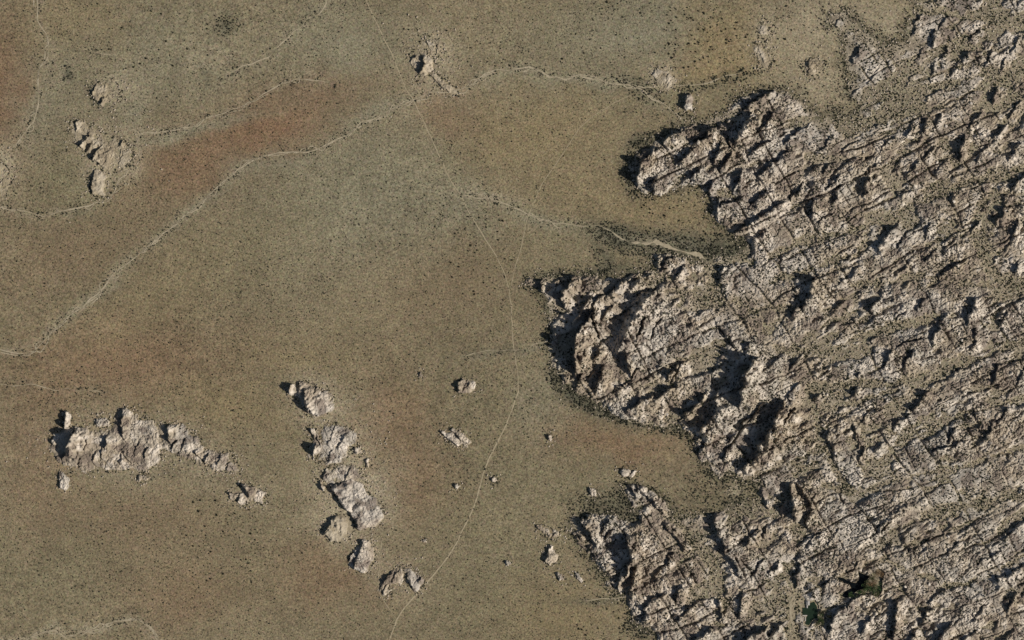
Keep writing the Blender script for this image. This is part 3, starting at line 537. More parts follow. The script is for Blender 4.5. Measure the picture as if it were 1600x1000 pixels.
FORMATIONS = [
    (1008, 262, 'shadowed western knob at the tip of the upper rock cluster'),
    (1052, 222, 'low broken rock ridge just behind the tip of the upper rock cluster'),
    (1105, 215, 'dark jointed rocks between the bay and the tall shaded wall of the upper cluster'),
    (1172, 192, 'tall rock wall throwing the long shadow in the middle of the upper cluster'),
    (1232, 178, 'wide pale rock slope closing the upper cluster on its right'),
    (1158, 280, 'shadow-streaked rocks above the golden bay of the plain'),
    (1222, 262, 'pale smooth rock benches right of the shadow-streaked upper cluster'),
    (1155, 338, 'dark rocky shoulder at the inner corner of the golden bay'),
    (1226, 342, 'bald cream-coloured rock dome at the head of the wash valley'),
    (846, 442, 'small rock point reaching furthest left into the plain'),
    (900, 448, 'shadow-pitted rock crown at the upper left of the great bluff'),
    (928, 528, 'cliff at the left end of the great bluff above the largest shadow'),
    (980, 452, 'grey half-shaded talus slope on the upper side of the great bluff'),
    (1052, 482, 'broad pale speckled back slope of the great bluff'),
    (958, 588, 'rough boulder slope at the lower left foot of the great bluff'),
    (1035, 568, 'pinkish sunlit slab country in the heart of the great bluff'),
    (1020, 642, 'crescent-shaped pale rock along the lower edge of the great bluff'),
    (1104, 534, 'rock rib between the great bluff and the diagonal gully'),
    (1066, 418, 'pinkish low rocks on the near bank of the sandy wash'),
    (1112, 652, 'rounded rock dome with two dark shadow bites on its left'),
    (1165, 615, 'steep rock step behind the rounded dome in the middle'),
    (1205, 575, 'pale rock slope right of the big central shadow'),
    (1168, 690, 'split rock block between two diagonal shadow bands'),
    (1236, 676, 'large pale slab above the longest diagonal shadow band'),
    (1115, 722, 'broken rocks where the massif meets the red bay'),
    (1002, 780, 'thin slanting rock fin standing before the lower massif'),
    (912, 826, 'leftmost shadowed rock prow of the lower massif'),
    (958, 850, 'dark-gullied rocks behind the prow of the lower massif'),
    (1012, 890, 'wide pinkish boulder slope of the lower massif'),
    (1058, 848, 'narrow slanting rock fin behind the boulder slope of the lower massif'),
    (1030, 962, 'shadowed boulder hill at the bottom edge left of the yellow gully'),
    (1130, 832, 'long slanting rock rib with a shadow down its left side'),
    (1170, 885, 'pale rock shelf right of the long slanting rib'),
    (1095, 945, 'speckled rock slope along the yellow gully at the bottom'),
    (1168, 962, 'low rock hill between the yellow gully and the ranch track'),
    (1308, 40, 'small detached rock outcrop on pale gravel near the top right'),
    (1352, 105, 'low pinkish rocks with one square black shadow near the top right'),
    (1452, 52, 'dark shaded rocks below the pale track at the top right'),
    (1540, 70, 'brown jointed rocks in the top right corner'),
    (1350, 148, 'little reddish rock patch at the edge of the top gravel flat'),
    (1440, 112, 'brown rock ribs left of the top right corner rocks'),
    (1405, 205, 'low rock slope below the upper diagonal gully'),
    (1488, 205, 'rock knob with a tall shadow under the upper diagonal gully'),
    (1572, 175, 'pale rocks at the right edge under the upper diagonal gully'),
    (1310, 240, 'flat cracked rock bench right of the upper cluster'),
    (1290, 318, 'pale ribbed bench with small notched shadows below the flat cracked bench'),
    (1385, 275, 'rock terrace with a dark square pit above the long straight crack'),
    (1480, 262, 'fine-grained rock slope above the long diagonal valley'),
    (1572, 300, 'sunlit yellowish rock block at the right edge below the diagonal valley'),
    (1400, 388, 'rock hill with a ragged shadow on its left below the diagonal valley'),
    (1300, 392, 'narrow rock strip between two parallel gravel valleys'),
    (1478, 385, 'low rock ridge with a slanting shadow line left of the gravel basin'),
    (1572, 360, 'pale rock face with dark notches beside the gravel basin'),
    (1285, 462, 'bright rock hill with the round black shadow right of the wash valley'),
    (1375, 470, 'speckled rock hill right of the bright hill with the black shadow'),
    (1462, 462, 'broken low rocks left of the ragged shadow below the gravel basin'),
    (1545, 492, 'large pale rock hill under the gravel basin at the right'),
    (1265, 520, 'low rock rise between the bright hill and the cross valley'),
    (1345, 560, 'dark-spotted rocks at the crossing of the joints right of centre'),
    (1435, 545, 'striped rock slope just left of the meeting joints'),
    (1560, 575, 'finely striped pale rock at the right edge below the meeting joints'),
    (1318, 640, 'rock hill left of the striped slope with a deep shaded gully on its left'),
    (1405, 640, 'rock ridge with dark blue shadow on its upper left side'),
    (1500, 640, 'rough rock slope with short diagonal shadows at the right'),
    (1572, 680, 'brownish rock slope at the right edge above the smooth shoulder'),
    (1300, 715, 'long sunlit rib right of the upright shadow gully'),
    (1385, 715, 'greyish cracked rock hill in the middle of the right side'),
    (1465, 715, 'dark-gashed rocks above the smooth yellowish shoulder'),
    (1232, 785, 'rock fin pair with two black slots between the bay and the right massif'),
    (1310, 795, 'pale rock slope right of the two black slots'),
    (1400, 800, 'triangular shaded rock slope above the smooth shoulder'),
    (1510, 775, 'smooth yellowish gravelly shoulder at the right'),
    (1575, 830, 'rock benches at the right edge above the green creek'),
    (1215, 850, 'speckled pinkish rocks above the ranch clearing'),
    (1295, 862, 'pale boulder slope above the dark reservoir'),
    (1378, 852, 'rounded boulder slope upstream of the dark reservoir'),
    (1480, 858, 'long pale rock ridge above the green creek'),
    (1560, 925, 'dark rock wall under the green creek at the right edge'),
    (1300, 955, 'shaded boulder hill right of the ranch pond'),
    (1318, 917, 'rock knob between the ranch clearing and the dark reservoir'),
    (1392, 965, 'rock tower with a long upright shadow below the reservoir'),
    (1415, 915, 'grey boulder field right of the reservoir trees'),
    (1478, 965, 'pinkish rock hill with twin black shadows at the bottom edge'),
    (1560, 985, 'grey boulder slope in the bottom right corner'),
    (1212, 985, 'dark rock heap at the bottom edge beside the ranch track'),
]
fs = np.array([(f[0], f[1]) for f in FORMATIONS], np.float32)
cx = (MX[:-1, :-1] + MX[1:, 1:]) / 2; cy = (MY[:-1, :-1] + MY[1:, 1:]) / 2
jx = cx + 14 * (fbm(cx, cy, 22, 3, 301) - 0.5) * 2; jy = cy + 14 * (fbm(cx, cy, 22, 3, 305) - 0.5) * 2
bestd = np.full(cx.shape, 1e9, np.float32); own = np.zeros(cx.shape, np.int32)
for k, (x, y) in enumerate(fs):
    d = (jx - x) ** 2 + (jy - y) ** 2
    m = d < bestd; bestd = np.where(m, d, bestd); own = np.where(m, k, own)
hmax = np.maximum(np.maximum(MH[:-1, :-1], MH[1:, 1:]), np.maximum(MH[1:, :-1], MH[:-1, 1:]))
rocky = hmax > 0.0
form_obj = []
for k, (x, y, lab) in enumerate(FORMATIONS):
    keep = rocky & (own == k)
    org = (*W(x, y), float(gz(x, y)) * PX)
    o = link('rock_formation', rock_mesh('rock_formation', MX, MY, MH, MCOL, keep, org), M_ROCK, None, org)
    tag(o, lab, 'rock formation', 'granite formations of the massif')
    form_obj.append(o)

def surf(x, y):
    """height above datum (grid units) of the top surface inside the massif grid"""
    x = np.asarray(x, np.float64); y = np.asarray(y, np.float64)
    fx = np.clip((x - mx[0]) / STEP, 0, len(mx) - 1.001); fy = np.clip((y - my[0]) / STEP, 0, len(my) - 1.001)
    h = MH[fy.astype(int), fx.astype(int)]
    return gz(x, y) + np.where((x > mx[0]), np.maximum(h, 0), 0), h

# ---- separate outcrops standing on the plain
OUTCROPS = [  # label, category, outline, ridges, base, amp, tone
    ('largest isolated outcrop on the plain, long pale body with black hollow at left', 'outcrop',
     [(76, 690), (84, 678), (100, 669), (130, 668), (150, 668), (178, 664), (184, 645), (196, 638), (210, 641), (218, 652), (240, 655), (253, 668), (254, 700), (250, 720), (228, 738), (190, 735), (150, 738), (112, 736), (104, 726), (86, 716), (80, 704)],
     [([(82, 677), (81, 692)], 8, 6), ([(113, 678), (108, 692), (102, 709)], 24, 34), ([(191, 646), (192, 660)], 9, 14), ([(189, 664), (191, 680)], 9, 16), ([(167, 688), (165, 698)], 8, 20), ([(160, 700), (161, 713)], 4, 14), ([(187, 722), (192, 708)], 3, 8), ([(193, 709), (202, 722)], 3, 20),
      ([(135, 690), (133, 702)], 3, 12), ([(128, 718), (124, 728)], 4, 12), ([(90, 716), (89, 730)], 5, 12), ([(150, 705), (146, 716)], 3, 12), ([(218, 690), (212, 704)], 3, 16), ([(232, 700), (226, 716)], 4, 14)], 2.6, .55, .3),
    ('narrow upright rock spire above the left end of the largest outcrop', 'outcrop', [(98, 644), (106, 643), (111, 652), (110, 664), (102, 670), (99, 660)], [([(103, 645), (100, 660), (101, 667)], 10, 10)], 3, .5, .4),
    ('slanting pale rock leg below the left end of the largest outcrop', 'outcrop', [(91, 735), (98, 738), (108, 748), (110, 758), (102, 766), (95, 762), (93, 748)], [([(92, 742), (94, 764)], 5, 14), ([(93, 737), (98, 746)], 3, 8)], 2, .5, .4),
    ('lumpy rock arm running down right from the largest outcrop', 'outcrop', [(248, 664), (266, 661), (288, 666), (310, 682), (324, 712), (312, 724), (292, 714), (268, 706), (248, 700)], [([(262, 669), (264, 688)], 9, 16), ([(275, 690), (270, 700)], 5, 12), ([(306, 706), (316, 720)], 5, 8), ([(290, 690), (284, 702)], 4, 12)], 2.6, .6, .2),
    ('grey boulder tail at the right end of the largest outcrop', 'outcrop', [(310, 706), (338, 705), (362, 708), (372, 730), (374, 740), (356, 738), (338, 736), (322, 726)], [([(324, 713), (320, 722)], 5, 12), ([(345, 714), (342, 726)], 3, 10), ([(358, 724), (354, 734)], 4, 10)], 2.2, .7, .2),
    ('low boulder group above the middle of the largest outcrop', 'outcrop', [(149, 656), (156, 652), (170, 655), (174, 664), (162, 668), (151, 664)], [([(152, 653), (151, 664)], 4, 10)], 1.4, .6, .2),
    ('small flat rock patch below the right end of the largest outcrop', 'outcrop', [(213, 744), (224, 741), (232, 747), (226, 753), (215, 751)], [([(216, 743), (214, 750)], 2, 8)], 1.0, .6, .2),
    ('hooked rock with black notch below the boulder tail of the largest outcrop', 'outcrop', [(354, 770), (362, 768), (374, 758), (384, 757), (398, 762), (414, 768), (418, 776), (410, 786), (394, 784), (380, 788), (366, 782), (356, 778)], [([(361, 769), (360, 778)], 6, 8), ([(377, 758), (384, 764), (386, 772)], 9, 16), ([(374, 776), (370, 786)], 4, 10)], 2.2, .5, .3),
    ('bright rock dome with oval black shadow, upper of the central outcrops', 'outcrop', [(455, 600), (466, 597), (480, 594), (494, 604), (500, 612), (512, 606), (519, 618), (522, 636), (510, 644), (494, 650), (478, 644), (472, 632), (466, 620), (460, 622), (450, 616), (444, 608), (452, 602)],
     [([(453, 602), (451, 613)], 11, 6), ([(466, 600), (468, 616)], 10, 16), ([(477, 619), (478, 632), (476, 644)], 18, 36), ([(464, 614), (458, 624)], 4, 6), ([(498, 600), (493, 610)], 4, 10)], 2.4, .45, .6),
    ('dark notched rocks at the upper left of the middle outcrop with sandy apron', 'outcrop', [(476, 670), (486, 666), (494, 674), (498, 684), (502, 694), (496, 706), (491, 716), (484, 716), (484, 700), (490, 690), (482, 680)], [([(484, 668), (490, 682)], 6, 7), ([(497, 682), (499, 694)], 6, 8), ([(491, 700), (491, 715)], 17, 14)], 2, .7, 0),
    ('small block with black left side on the sandy apron', 'outcrop', [(553, 698), (562, 697), (567, 706), (562, 711), (554, 708)], [([(555, 698), (554, 708)], 5, 10)], 1.6, .4, .5),
    ('tiny white rock below the small block on the sandy apron', 'outcrop', [(570, 718), (577, 717), (579, 726), (572, 729)], [([(572, 718), (571, 727)], 2.5, 6)], 1.2, .4, .8),
    ('low sand-coloured broken rock in the middle of the sandy apron', 'outcrop', [(500, 668), (520, 662), (548, 668), (556, 684), (545, 704), (530, 724), (512, 728), (498, 716), (500, 690)], [([(522, 672), (514, 690)], 3, 16), ([(540, 680), (530, 700)], 3, 16), ([(520, 706), (512, 722)], 3, 14)], .9, .55, .4),
    ('broken low rocks linking the sandy apron to the slanting wall', 'outcrop', [(500, 724), (516, 730), (546, 728), (566, 738), (572, 752), (548, 752), (530, 756), (512, 760), (502, 744)], [([(512, 728), (506, 746)], 4, 14), ([(546, 732), (540, 748)], 3, 14)], .9, .6, .4),
    ('little dark-sided rock at the bottom of the sandy apron', 'outcrop', [(529, 732), (538, 731), (544, 740), (532, 744)], [([(532, 732), (530, 742)], 4, 10)], 1.2, .5, .3),
    ('long slanting rock wall with ragged black shadow band', 'outcrop', [(518, 762), (528, 756), (548, 748), (565, 756), (580, 775), (596, 790), (602, 806), (594, 822), (572, 826), (556, 822), (548, 804), (534, 788), (524, 776)],
     [([(519, 762), (529, 780), (541, 798), (549, 806), (556, 822)], 11, 44)], 1.6, .42, .5),
    ('small pointed rock with black left face above the slanting wall', 'outcrop', [(497, 751), (503, 750), (506, 760), (505, 768), (500, 764)], [([(501, 750), (504, 766)], 9, 6)], 2, .4, .4),
    ('rounded sandy mound with dark curved hollow left of the slanting wall', 'outcrop', [(508, 820), (516, 814), (532, 806), (546, 814), (548, 832), (534, 842), (518, 840), (510, 832)], [([(518, 812), (516, 822), (508, 830)], 13, 26)], 1.0, .25, .6),
    ('grey boulder crest with pale flank below the sandy mound', 'outcrop', [(546, 872), (556, 856), (566, 844), (580, 846), (588, 858), (584, 876), (576, 892), (560, 894), (550, 886)], [([(566, 848), (560, 868), (553, 886)], 6, 20), ([(556, 862), (548, 876)], 5, 8)], 1.4, .6, .2),
    ('left arm of the horseshoe-shaped outcrop beside the trail', 'outcrop', [(594, 910), (600, 900), (612, 890), (626, 884), (634, 890), (632, 904), (622, 914), (612, 910), (606, 918), (612, 928), (602, 932), (596, 922)], [([(610, 894), (600, 908)], 6, 10), ([(622, 894), (614, 906)], 4, 12), ([(603, 916), (600, 928)], 4, 8)], 1.8, .6, .4),
    ('right arm of the horseshoe-shaped outcrop, touching the trail', 'outcrop', [(632, 886), (644, 888), (658, 898), (664, 910), (656, 922), (646, 926), (640, 914), (634, 902)], [([(637, 900), (646, 924)], 6, 14), ([(658, 900), (654, 908)], 4, 8)], 2.0, .6, .4),
    ('small isolated rock with black left face right of centre', 'outcrop', [(715, 595), (726, 592), (736, 598), (744, 603), (738, 611), (726, 615), (714, 612), (714, 602)], [([(716, 595), (715, 610)], 10, 14), ([(730, 600), (724, 612)], 3, 10)], 2.6, .5, .2),
    ('pair of parallel slanting rock ribs beside the trail', 'outcrop', [(688, 676), (696, 674), (706, 668), (716, 671), (726, 680), (734, 692), (728, 700), (714, 698), (700, 688)], [([(690, 676), (704, 690), (714, 698)], 6, 7), ([(706, 670), (718, 680), (728, 692)], 5, 8)], 1.0, .5, .3),
    ('single round boulder right of the trail fork', 'boulder', [(855, 679), (860, 678), (863, 686), (861, 692), (856, 689)], [([(857, 679), (857, 689)], 5, 6)], 2.4, .2, .5),
    ('small dark-sided boulder right beside the trail', 'boulder', [(768, 747), (774, 746), (776, 753), (769, 755)], [([(769, 747), (768, 754)], 4, 6)], 1.6, .2, .5),
    ('little split boulder left of the trail', 'boulder', [(710, 756), (716, 755), (718, 762), (712, 764)], [([(711, 756), (711, 763)], 4, 6)], 1.4, .3, .4),
    ('low grey rock pile near the red bay', 'outcrop', [(967, 735), (976, 730), (990, 732), (999, 740), (990, 744), (974, 744)], [([(975, 731), (970, 741)], 6, 12), ([(990, 734), (986, 742)], 3, 8)], 1.6, .7, .1),
    ('small rock clump with dark left side above the lower massif', 'outcrop', [(919, 767), (926, 764), (934, 770), (932, 777), (922, 775)], [([(922, 765), (921, 774)], 5, 8)], 1.6, .6, .2),
    ('purplish flat rock left of the lower massif', 'outcrop', [(836, 824), (844, 820), (860, 824), (872, 832), (876, 840), (862, 842), (848, 834)], [([(838, 822), (846, 834)], 3, 8), ([(866, 832), (862, 841)], 4, 8)], 1.2, .7, -.4),
    ('oval whaleback boulder left of the lower massif', 'boulder', [(850, 858), (858, 854), (868, 862), (875, 872), (868, 880), (856, 882), (850, 872)], [([(857, 856), (856, 868), (854, 880)], 8, 18)], 2, .45, .2),
    ('small rock nub below the oval whaleback boulder', 'boulder', [(868, 897), (876, 895), (883, 903), (876, 908)], [([(870, 897), (872, 906)], 3, 8)], 1.2, .5, .3),
    ('thin double rock rib near the edge of the lower massif', 'outcrop', [(897, 894), (904, 894), (912, 907), (906, 911)], [([(898, 894), (907, 910)], 3, 5)], 1.0, .5, .1),
    ('dark little rock left of the whaleback boulder', 'boulder', [(789, 877), (796, 876), (799, 882), (791, 884)], [([(791, 877), (791, 883)], 4, 6)], 1.2, .4, -.2),
    ('tiny pale rock between the trail and the horseshoe outcrop', 'boulder', [(661, 842), (667, 842), (668, 848), (662, 848)], [([(663, 842), (662, 848)], 2, 5)], 1.0, .4, .6),
    ('tiny white rock speck on the plain left of the black-faced rock', 'boulder', [(654, 582), (660, 581), (661, 588), (655, 589)], [([(656, 582), (656, 588)], 1.5, 5)], 1.0, .4, .8),
    ('lone block with square black shadow above the upper cluster', 'boulder', [(1067, 150), (1078, 148), (1085, 158), (1082, 172), (1070, 174), (1064, 164)], [([(1075, 149), (1071, 160), (1067, 173)], 13, 14)], 2.2, .4, .5),
    ('crumbly rock hill crest with black core beside the wash', 'outcrop', [(640, 92), (650, 84), (664, 88), (674, 92), (676, 106), (664, 114), (656, 112), (648, 104)], [([(661, 92), (664, 102), (658, 110)], 9, 16), ([(648, 88), (644, 100)], 3, 8)], 1.6, .6, .4),
    ('broken rock spur running down from the crumbly hill to the wash', 'outcrop', [(670, 112), (682, 118), (696, 128), (708, 138), (712, 146), (700, 144), (688, 134), (676, 124)], [([(676, 120), (692, 136), (700, 142)], 4, 12)], 1.0, .6, .4),
    ('scattered low rocks above the crumbly hill', 'outcrop', [(662, 66), (672, 60), (684, 66), (690, 78), (682, 84), (670, 78)], [([(666, 62), (672, 78)], 3, 12), ([(684, 72), (682, 82)], 3, 8)], .8, .6, .1),
    ('pale weathered rock hump with dark pits at the upper left', 'outcrop', [(118, 200), (128, 196), (140, 200), (154, 206), (166, 216), (184, 222), (196, 232), (194, 248), (178, 256), (164, 262), (152, 248), (140, 236), (126, 222), (118, 212)],
     [([(122, 190), (118, 202)], 4, 8), ([(136, 212), (126, 226)], 7, 14), ([(140, 226), (136, 236)], 6, 10), ([(152, 236), (146, 248)], 9, 30), ([(192, 218), (186, 226)], 6, 10)], 1.0, .45, .2),
    ('smaller tan hump below the pale weathered rock hump', 'outcrop', [(142, 272), (152, 268), (166, 276), (174, 290), (166, 304), (150, 302), (144, 290)], [([(146, 272), (144, 296)], 7, 22)], .8, .3, .2),
    ('low tan rise with dark left side at the upper left', 'outcrop', [(144, 134), (156, 132), (176, 130), (184, 146), (172, 160), (158, 162), (148, 150)], [([(149, 136), (146, 148)], 5, 26), ([(158, 154), (152, 164)], 5, 14)], .4, .2, .2),
    ('whitish rock patch where the upper wash forks', 'outcrop', [(1019, 114), (1028, 108), (1040, 112), (1052, 122), (1046, 138), (1034, 140), (1026, 126)], [([(1024, 110), (1020, 118)], 2.5, 10), ([(1046, 116), (1040, 130)], 2, 8)], .7, .7, .7),
    ('pale crumbling rocks left of the top gravel flat', 'outcrop', [(1186, 44), (1196, 38), (1202, 52), (1196, 62), (1188, 56)], [([(1189, 42), (1188, 54)], 2, 8)], .7, .7, .7),
    ('second pale crumbling patch below the first near the thin track', 'outcrop', [(1178, 72), (1190, 72), (1204, 92), (1198, 104), (1188, 98)], [([(1186, 76), (1192, 96)], 2, 8)], .7, .7, .6),
    ('small pale rocks among bushes left of the square black shadow', 'outcrop', [(1258, 100), (1270, 94), (1284, 98), (1282, 114), (1268, 118), (1258, 110)], [([(1264, 98), (1262, 112)], 3, 12)], .8, .7, .5),
    ('tan rock swell cut by the left edge of the picture', 'outcrop', [(-30, 262), (-10, 250), (8, 262), (14, 280), (8, 296), (-20, 300)], [([(-10, 262), (-14, 290)], 3, 26)], .6, .2, .2),
]
def largest(mask):
    """the biggest connected piece of a grid mask"""
    lab = np.zeros(mask.shape, np.int32); sizes = [0]; ny_, nx_ = mask.shape
    for sj, si in zip(*np.nonzero(mask)):
        if lab[sj, si]: continue
        c = len(sizes); st_ = [(sj, si)]; lab[sj, si] = c; n_ = 0
        while st_:
            j, i = st_.pop(); n_ += 1
            for dj, di in ((1, 0), (-1, 0), (0, 1), (0, -1)):
                a_, b_ = j + dj, i + di
                if 0 <= a_ < ny_ and 0 <= b_ < nx_ and mask[a_, b_] and not lab[a_, b_]: lab[a_, b_] = c; st_.append((a_, b_))
        sizes.append(n_)
    return lab == int(np.argmax(sizes))
EARTHY = {'rounded sandy mound with': .5, 'crumbly rock hill crest': .75, 'scattered low rocks above the crumbly': .7, 'broken rock spur running down': .7, 'pale weathered rock hump': .6, 'smaller tan hump below': .5, 'low tan rise with dark': .5, 'tan rock swell cut by': .4, 'whitish rock patch where': .7, 'pale crumbling rocks left': .7, 'second pale crumbling': .7, 'small pale rocks among bushes': .7}      # mostly decayed rock and soil: how much relief is left
plain_block = []
for k, (lab, cat, poly, rd, base, amp, tone) in enumerate(OUTCROPS):
    ev = [v_ for k_, v_ in EARTHY.items() if lab.startswith(k_)]
    if ev:
        m0, m1 = np.mean(poly, 0); poly = [(m0 + (p[0] - m0) * 1.3, m1 + (p[1] - m1) * 1.3) for p in poly]
    xs = [p[0] for p in poly]; ys = [p[1] for p in poly]
    st = 0.7 if (max(xs) - min(xs)) < 30 else 0.9
    X, Y = np.meshgrid(np.arange(min(xs) - 8, max(xs) + 8, st).astype(np.float32), np.arange(min(ys) - 8, max(ys) + 8, st).astype(np.float32))
    big = min(1.0, (max(xs) - min(xs) + max(ys) - min(ys)) / 70)
    wob = 3.0 + 6 * big
    if ev: amp = amp * ev[0]; base = base * (.5 + .5 * ev[0])
    jx_ = X + wob * (fbm(X, Y, 5 + 8 * big, 4, 400 + k, .65) - 0.5) * 2; jy_ = Y + wob * (fbm(X, Y, 5 + 8 * big, 4, 450 + k, .65) - 0.5) * 2
    sd = poly_sd(jx_, jy_, poly) + 1.6
    h, P, vm, c1, c2, J = rock_relief(X, Y, sd, rd, edge=3.0 + 7 * big + (6 if ev else 0), base=base * (1 - .55 * big), amp=amp * (1 + .02 * big), seed=500 + 3 * k, joints=False, warp=.35 + .35 * big)
    if big > .3: h = h - (1.3 if ev else 1.2) * sstep(.49, .62, fbm(X, Y, 15, 4, 480 + k, .65))
    hmx = np.maximum(np.maximum(h[:-1, :-1], h[1:, 1:]), np.maximum(h[1:, :-1], h[:-1, 1:]))
    c = rock_colour(X, Y, h, P, vm, c1, c2, J, seed=500 + 3 * k, tone=tone)
    if ev: t_ = .75 * (1 - ev[0]) + .2; c = c * (1 - t_) + srgb(158, 144, 116) * t_ * (.85 + .3 * fbm(X, Y, 5, 3, 470 + k))[..., None]
    gx0, gy0 = sum(xs) / len(xs), sum(ys) / len(ys)
    org = (*W(gx0, gy0), float(gz(gx0, gy0)) * PX)
    o = link('boulder' if cat == 'boulder' else 'rock_outcrop', rock_mesh('rock_outcrop', X, Y, h, c, largest(hmx > 0.0), org), M_ROCK, None, org)
    tag(o, lab, cat, 'rocks standing on the open plain')
    plain_block.append((np.array(poly), max(xs), max(ys)))

# ---- loose boulders lying on the formations, parts of them
def hull(seed, n=15):
    r = random.Random(seed); bm = bmesh.new()
    for _ in range(n):
        v = Vector((r.gauss(0, 1), r.gauss(0, 1), r.gauss(0, 1))).normalized() * r.uniform(.85, 1.0); bm.verts.new(v)
    bmesh.ops.convex_hull(bm, input=bm.verts)
    bmesh.ops.delete(bm, geom=[v for v in bm.verts if not v.link_faces], context='VERTS')
    me = bpy.data.meshes.new('boulder'); bm.to_mesh(me); bm.free()
    ca = me.color_attributes.new('soil_colour', 'FLOAT_COLOR', 'POINT')
    col = [ROCK_A, ROCK_P, ROCK_B][seed % 3]
    for d in ca.data: d.color = (*col, 1)
    me.materials.append(M_ROCK)
    return me
hulls = [hull(k) for k in range(9)]
n_b = 0
while n_b < 300:
    x = random.uniform(840, 1600); y = random.uniform(0, 1000)
    i = int((x - mx[0]) / STEP); j = int((y - my[0]) / STEP)
    if MH[j, i] < 3 or MP[j, i] > .3: continue
    f = form_obj[own[j, i]]
    s = random.uniform(1.4, 3.4) * PX
    o = bpy.data.objects.new('boulder', hulls[n_b % 9]); COL.objects.link(o); o.parent = f
    wx_, wy_ = W(x, y)
    o.location = (wx_ - f.location.x, wy_ - f.location.y, float(gz(x, y) + MH[j, i]) * PX - f.location.z + s * .1)
    o.scale = (s * random.uniform(.8, 1.4), s * random.uniform(.7, 1.1), s * random.uniform(.6, .95)); o.rotation_euler = (random.uniform(-.3, .3), random.uniform(-.3, .3), random.uniform(0, 6.28))
    n_b += 1

# ------------------------------------------------------------------ washes and trails
def smooth_line(pts, step=3.0, wob=1.6, seed=0):
    p = np.array(pts, float); d = np.r_[0, np.cumsum(np.hypot(*np.diff(p, axis=0).T))]
    t = np.arange(0, d[-1], step)
    x = np.interp(t, d, p[:, 0]); y = np.interp(t, d, p[:, 1])
    for _ in range(2):
        x[1:-1] = (x[:-2] + 2 * x[1:-1] + x[2:]) / 4; y[1:-1] = (y[:-2] + 2 * y[1:-1] + y[2:]) / 4
    x = x + wob * 2 * (vn(t / 14, t * 0 + seed, 3) - .5); y = y + wob * 2 * (vn(t / 14, t * 0 + seed + 5, 4) - .5)
    return x, y, t

def ribbon(strands, lift):
    V = []; F = []; n = 0
    for x, y, wd in strands:
        tx = np.gradient(x); ty = np.gradient(y); l = np.hypot(tx, ty) + 1e-9; nx_, ny_ = -ty / l, tx / l
        for sgn in (-1, 1):
            px = x + sgn * nx_ * wd / 2; py = y + sgn * ny_ * wd / 2
            V.append(np.stack([(px - 800) * PX, (500 - py) * PX, (gz(px, py)) * PX + lift], -1))
        m = len(x); k = np.arange(m - 1)
        F.append(np.stack([n + k, n + k + 1, n + m + k + 1, n + m + k], -1)); n += 2 * m
    v = np.concatenate(V); f = np.concatenate(F)
    fl = np.cross(v[f[:, 1]] - v[f[:, 0]], v[f[:, 2]] - v[f[:, 0]])[:, 2] < 0
    f[fl] = f[fl][:, ::-1]
    return v, f

wash_lines = []
for k, (pts, wd, ns, lab) in enumerate(WASHES):
    st = []
    for s in range(ns):
        x, y, t = smooth_line(pts, 2.0, 1.8 if s == 0 else 6.5, 10 * k + 3 * s)
        wv = wd * (0.25 + 1.25 * vn(t / 9, t * 0 + k + 7 * s, 21)) * (1 if s == 0 else .7)
        if s == 0: wv = wv * (.5 + .6 * sstep(.3, .5, vn(t / 25, t * 0 + k, 27)))
        fade = np.clip(np.minimum(t, t[-1] - t) / 12, 0.15, 1)
        if s: wv = wv * sstep(.42, .6, vn(t / 40, t * 0 + k + 4 * s, 23)) + 0.02
        st.append((x, y, wv * fade))
    v, f = ribbon(st, 0.22)
    o = link('wash', new_mesh('wash', v, f), M_SAND); tag(o, lab, 'wash', kind='structure')
    wash_lines.append((st[0][0], st[0][1], wd))

TRAILS = [
    ([(560, -40), (572, 0), (585, 30), (600, 60), (612, 82), (622, 110), (635, 140), (645, 153), (655, 175), (668, 205), (680, 230), (692, 255), (702, 280), (718, 302), (732, 330), (750, 360), (765, 385), (778, 405), (790, 430), (795, 452)], 1.35, 'straight thin trail from the top edge to the trail junction'),
    ([(795, 452), (799, 480), (800, 520), (802, 540), (806, 565), (809, 590), (810, 612)], 1.2, 'trail stretch running straight down past the great bluff'),
    ([(810, 612), (800, 640), (790, 665), (775, 695), (760, 725), (752, 752), (745, 780), (732, 810), (715, 845), (700, 870), (680, 895), (665, 912), (645, 935), (630, 952), (620, 968), (612, 990), (600, 1030)], 2.0, 'wider pale trail curving to the bottom edge past the horseshoe outcrop'),
    ([(985, 148), (960, 160), (935, 175), (905, 200), (890, 225), (870, 255), (845, 290), (830, 325), (822, 345), (815, 385), (805, 415), (797, 450)], 0.9, 'thin side trail from the upper wash to the trail junction'),
    ([(811, 614), (820, 640), (828, 665), (838, 700)], 0.5, 'very faint trail forking off toward the round boulder'),
    ([(597, 840), (594, 870), (592, 900), (592, 925), (600, 940), (619, 967)], 0.8, 'faint trail passing left of the horseshoe outcrop'),
    ([(1075, 98), (1110, 85), (1130, 75), (1150, 70), (1180, 65), (1210, 55), (1250, 35), (1290, 10), (1330, -20)], 0.6, 'faint trail crossing the golden patch toward the top edge'),
]
for k, (pts, wd, lab) in enumerate(TRAILS):
    x, y, t = smooth_line(pts, 2.0, 0.7, 200 + k)
    v, f = ribbon([(x, y, wd * (0.6 + 0.8 * vn(t / 8, t * 0 + k, 31)))], 0.16)
    tag(link('trail', new_mesh('trail', v, f), M_TRAIL), lab, 'trail', kind='structure')

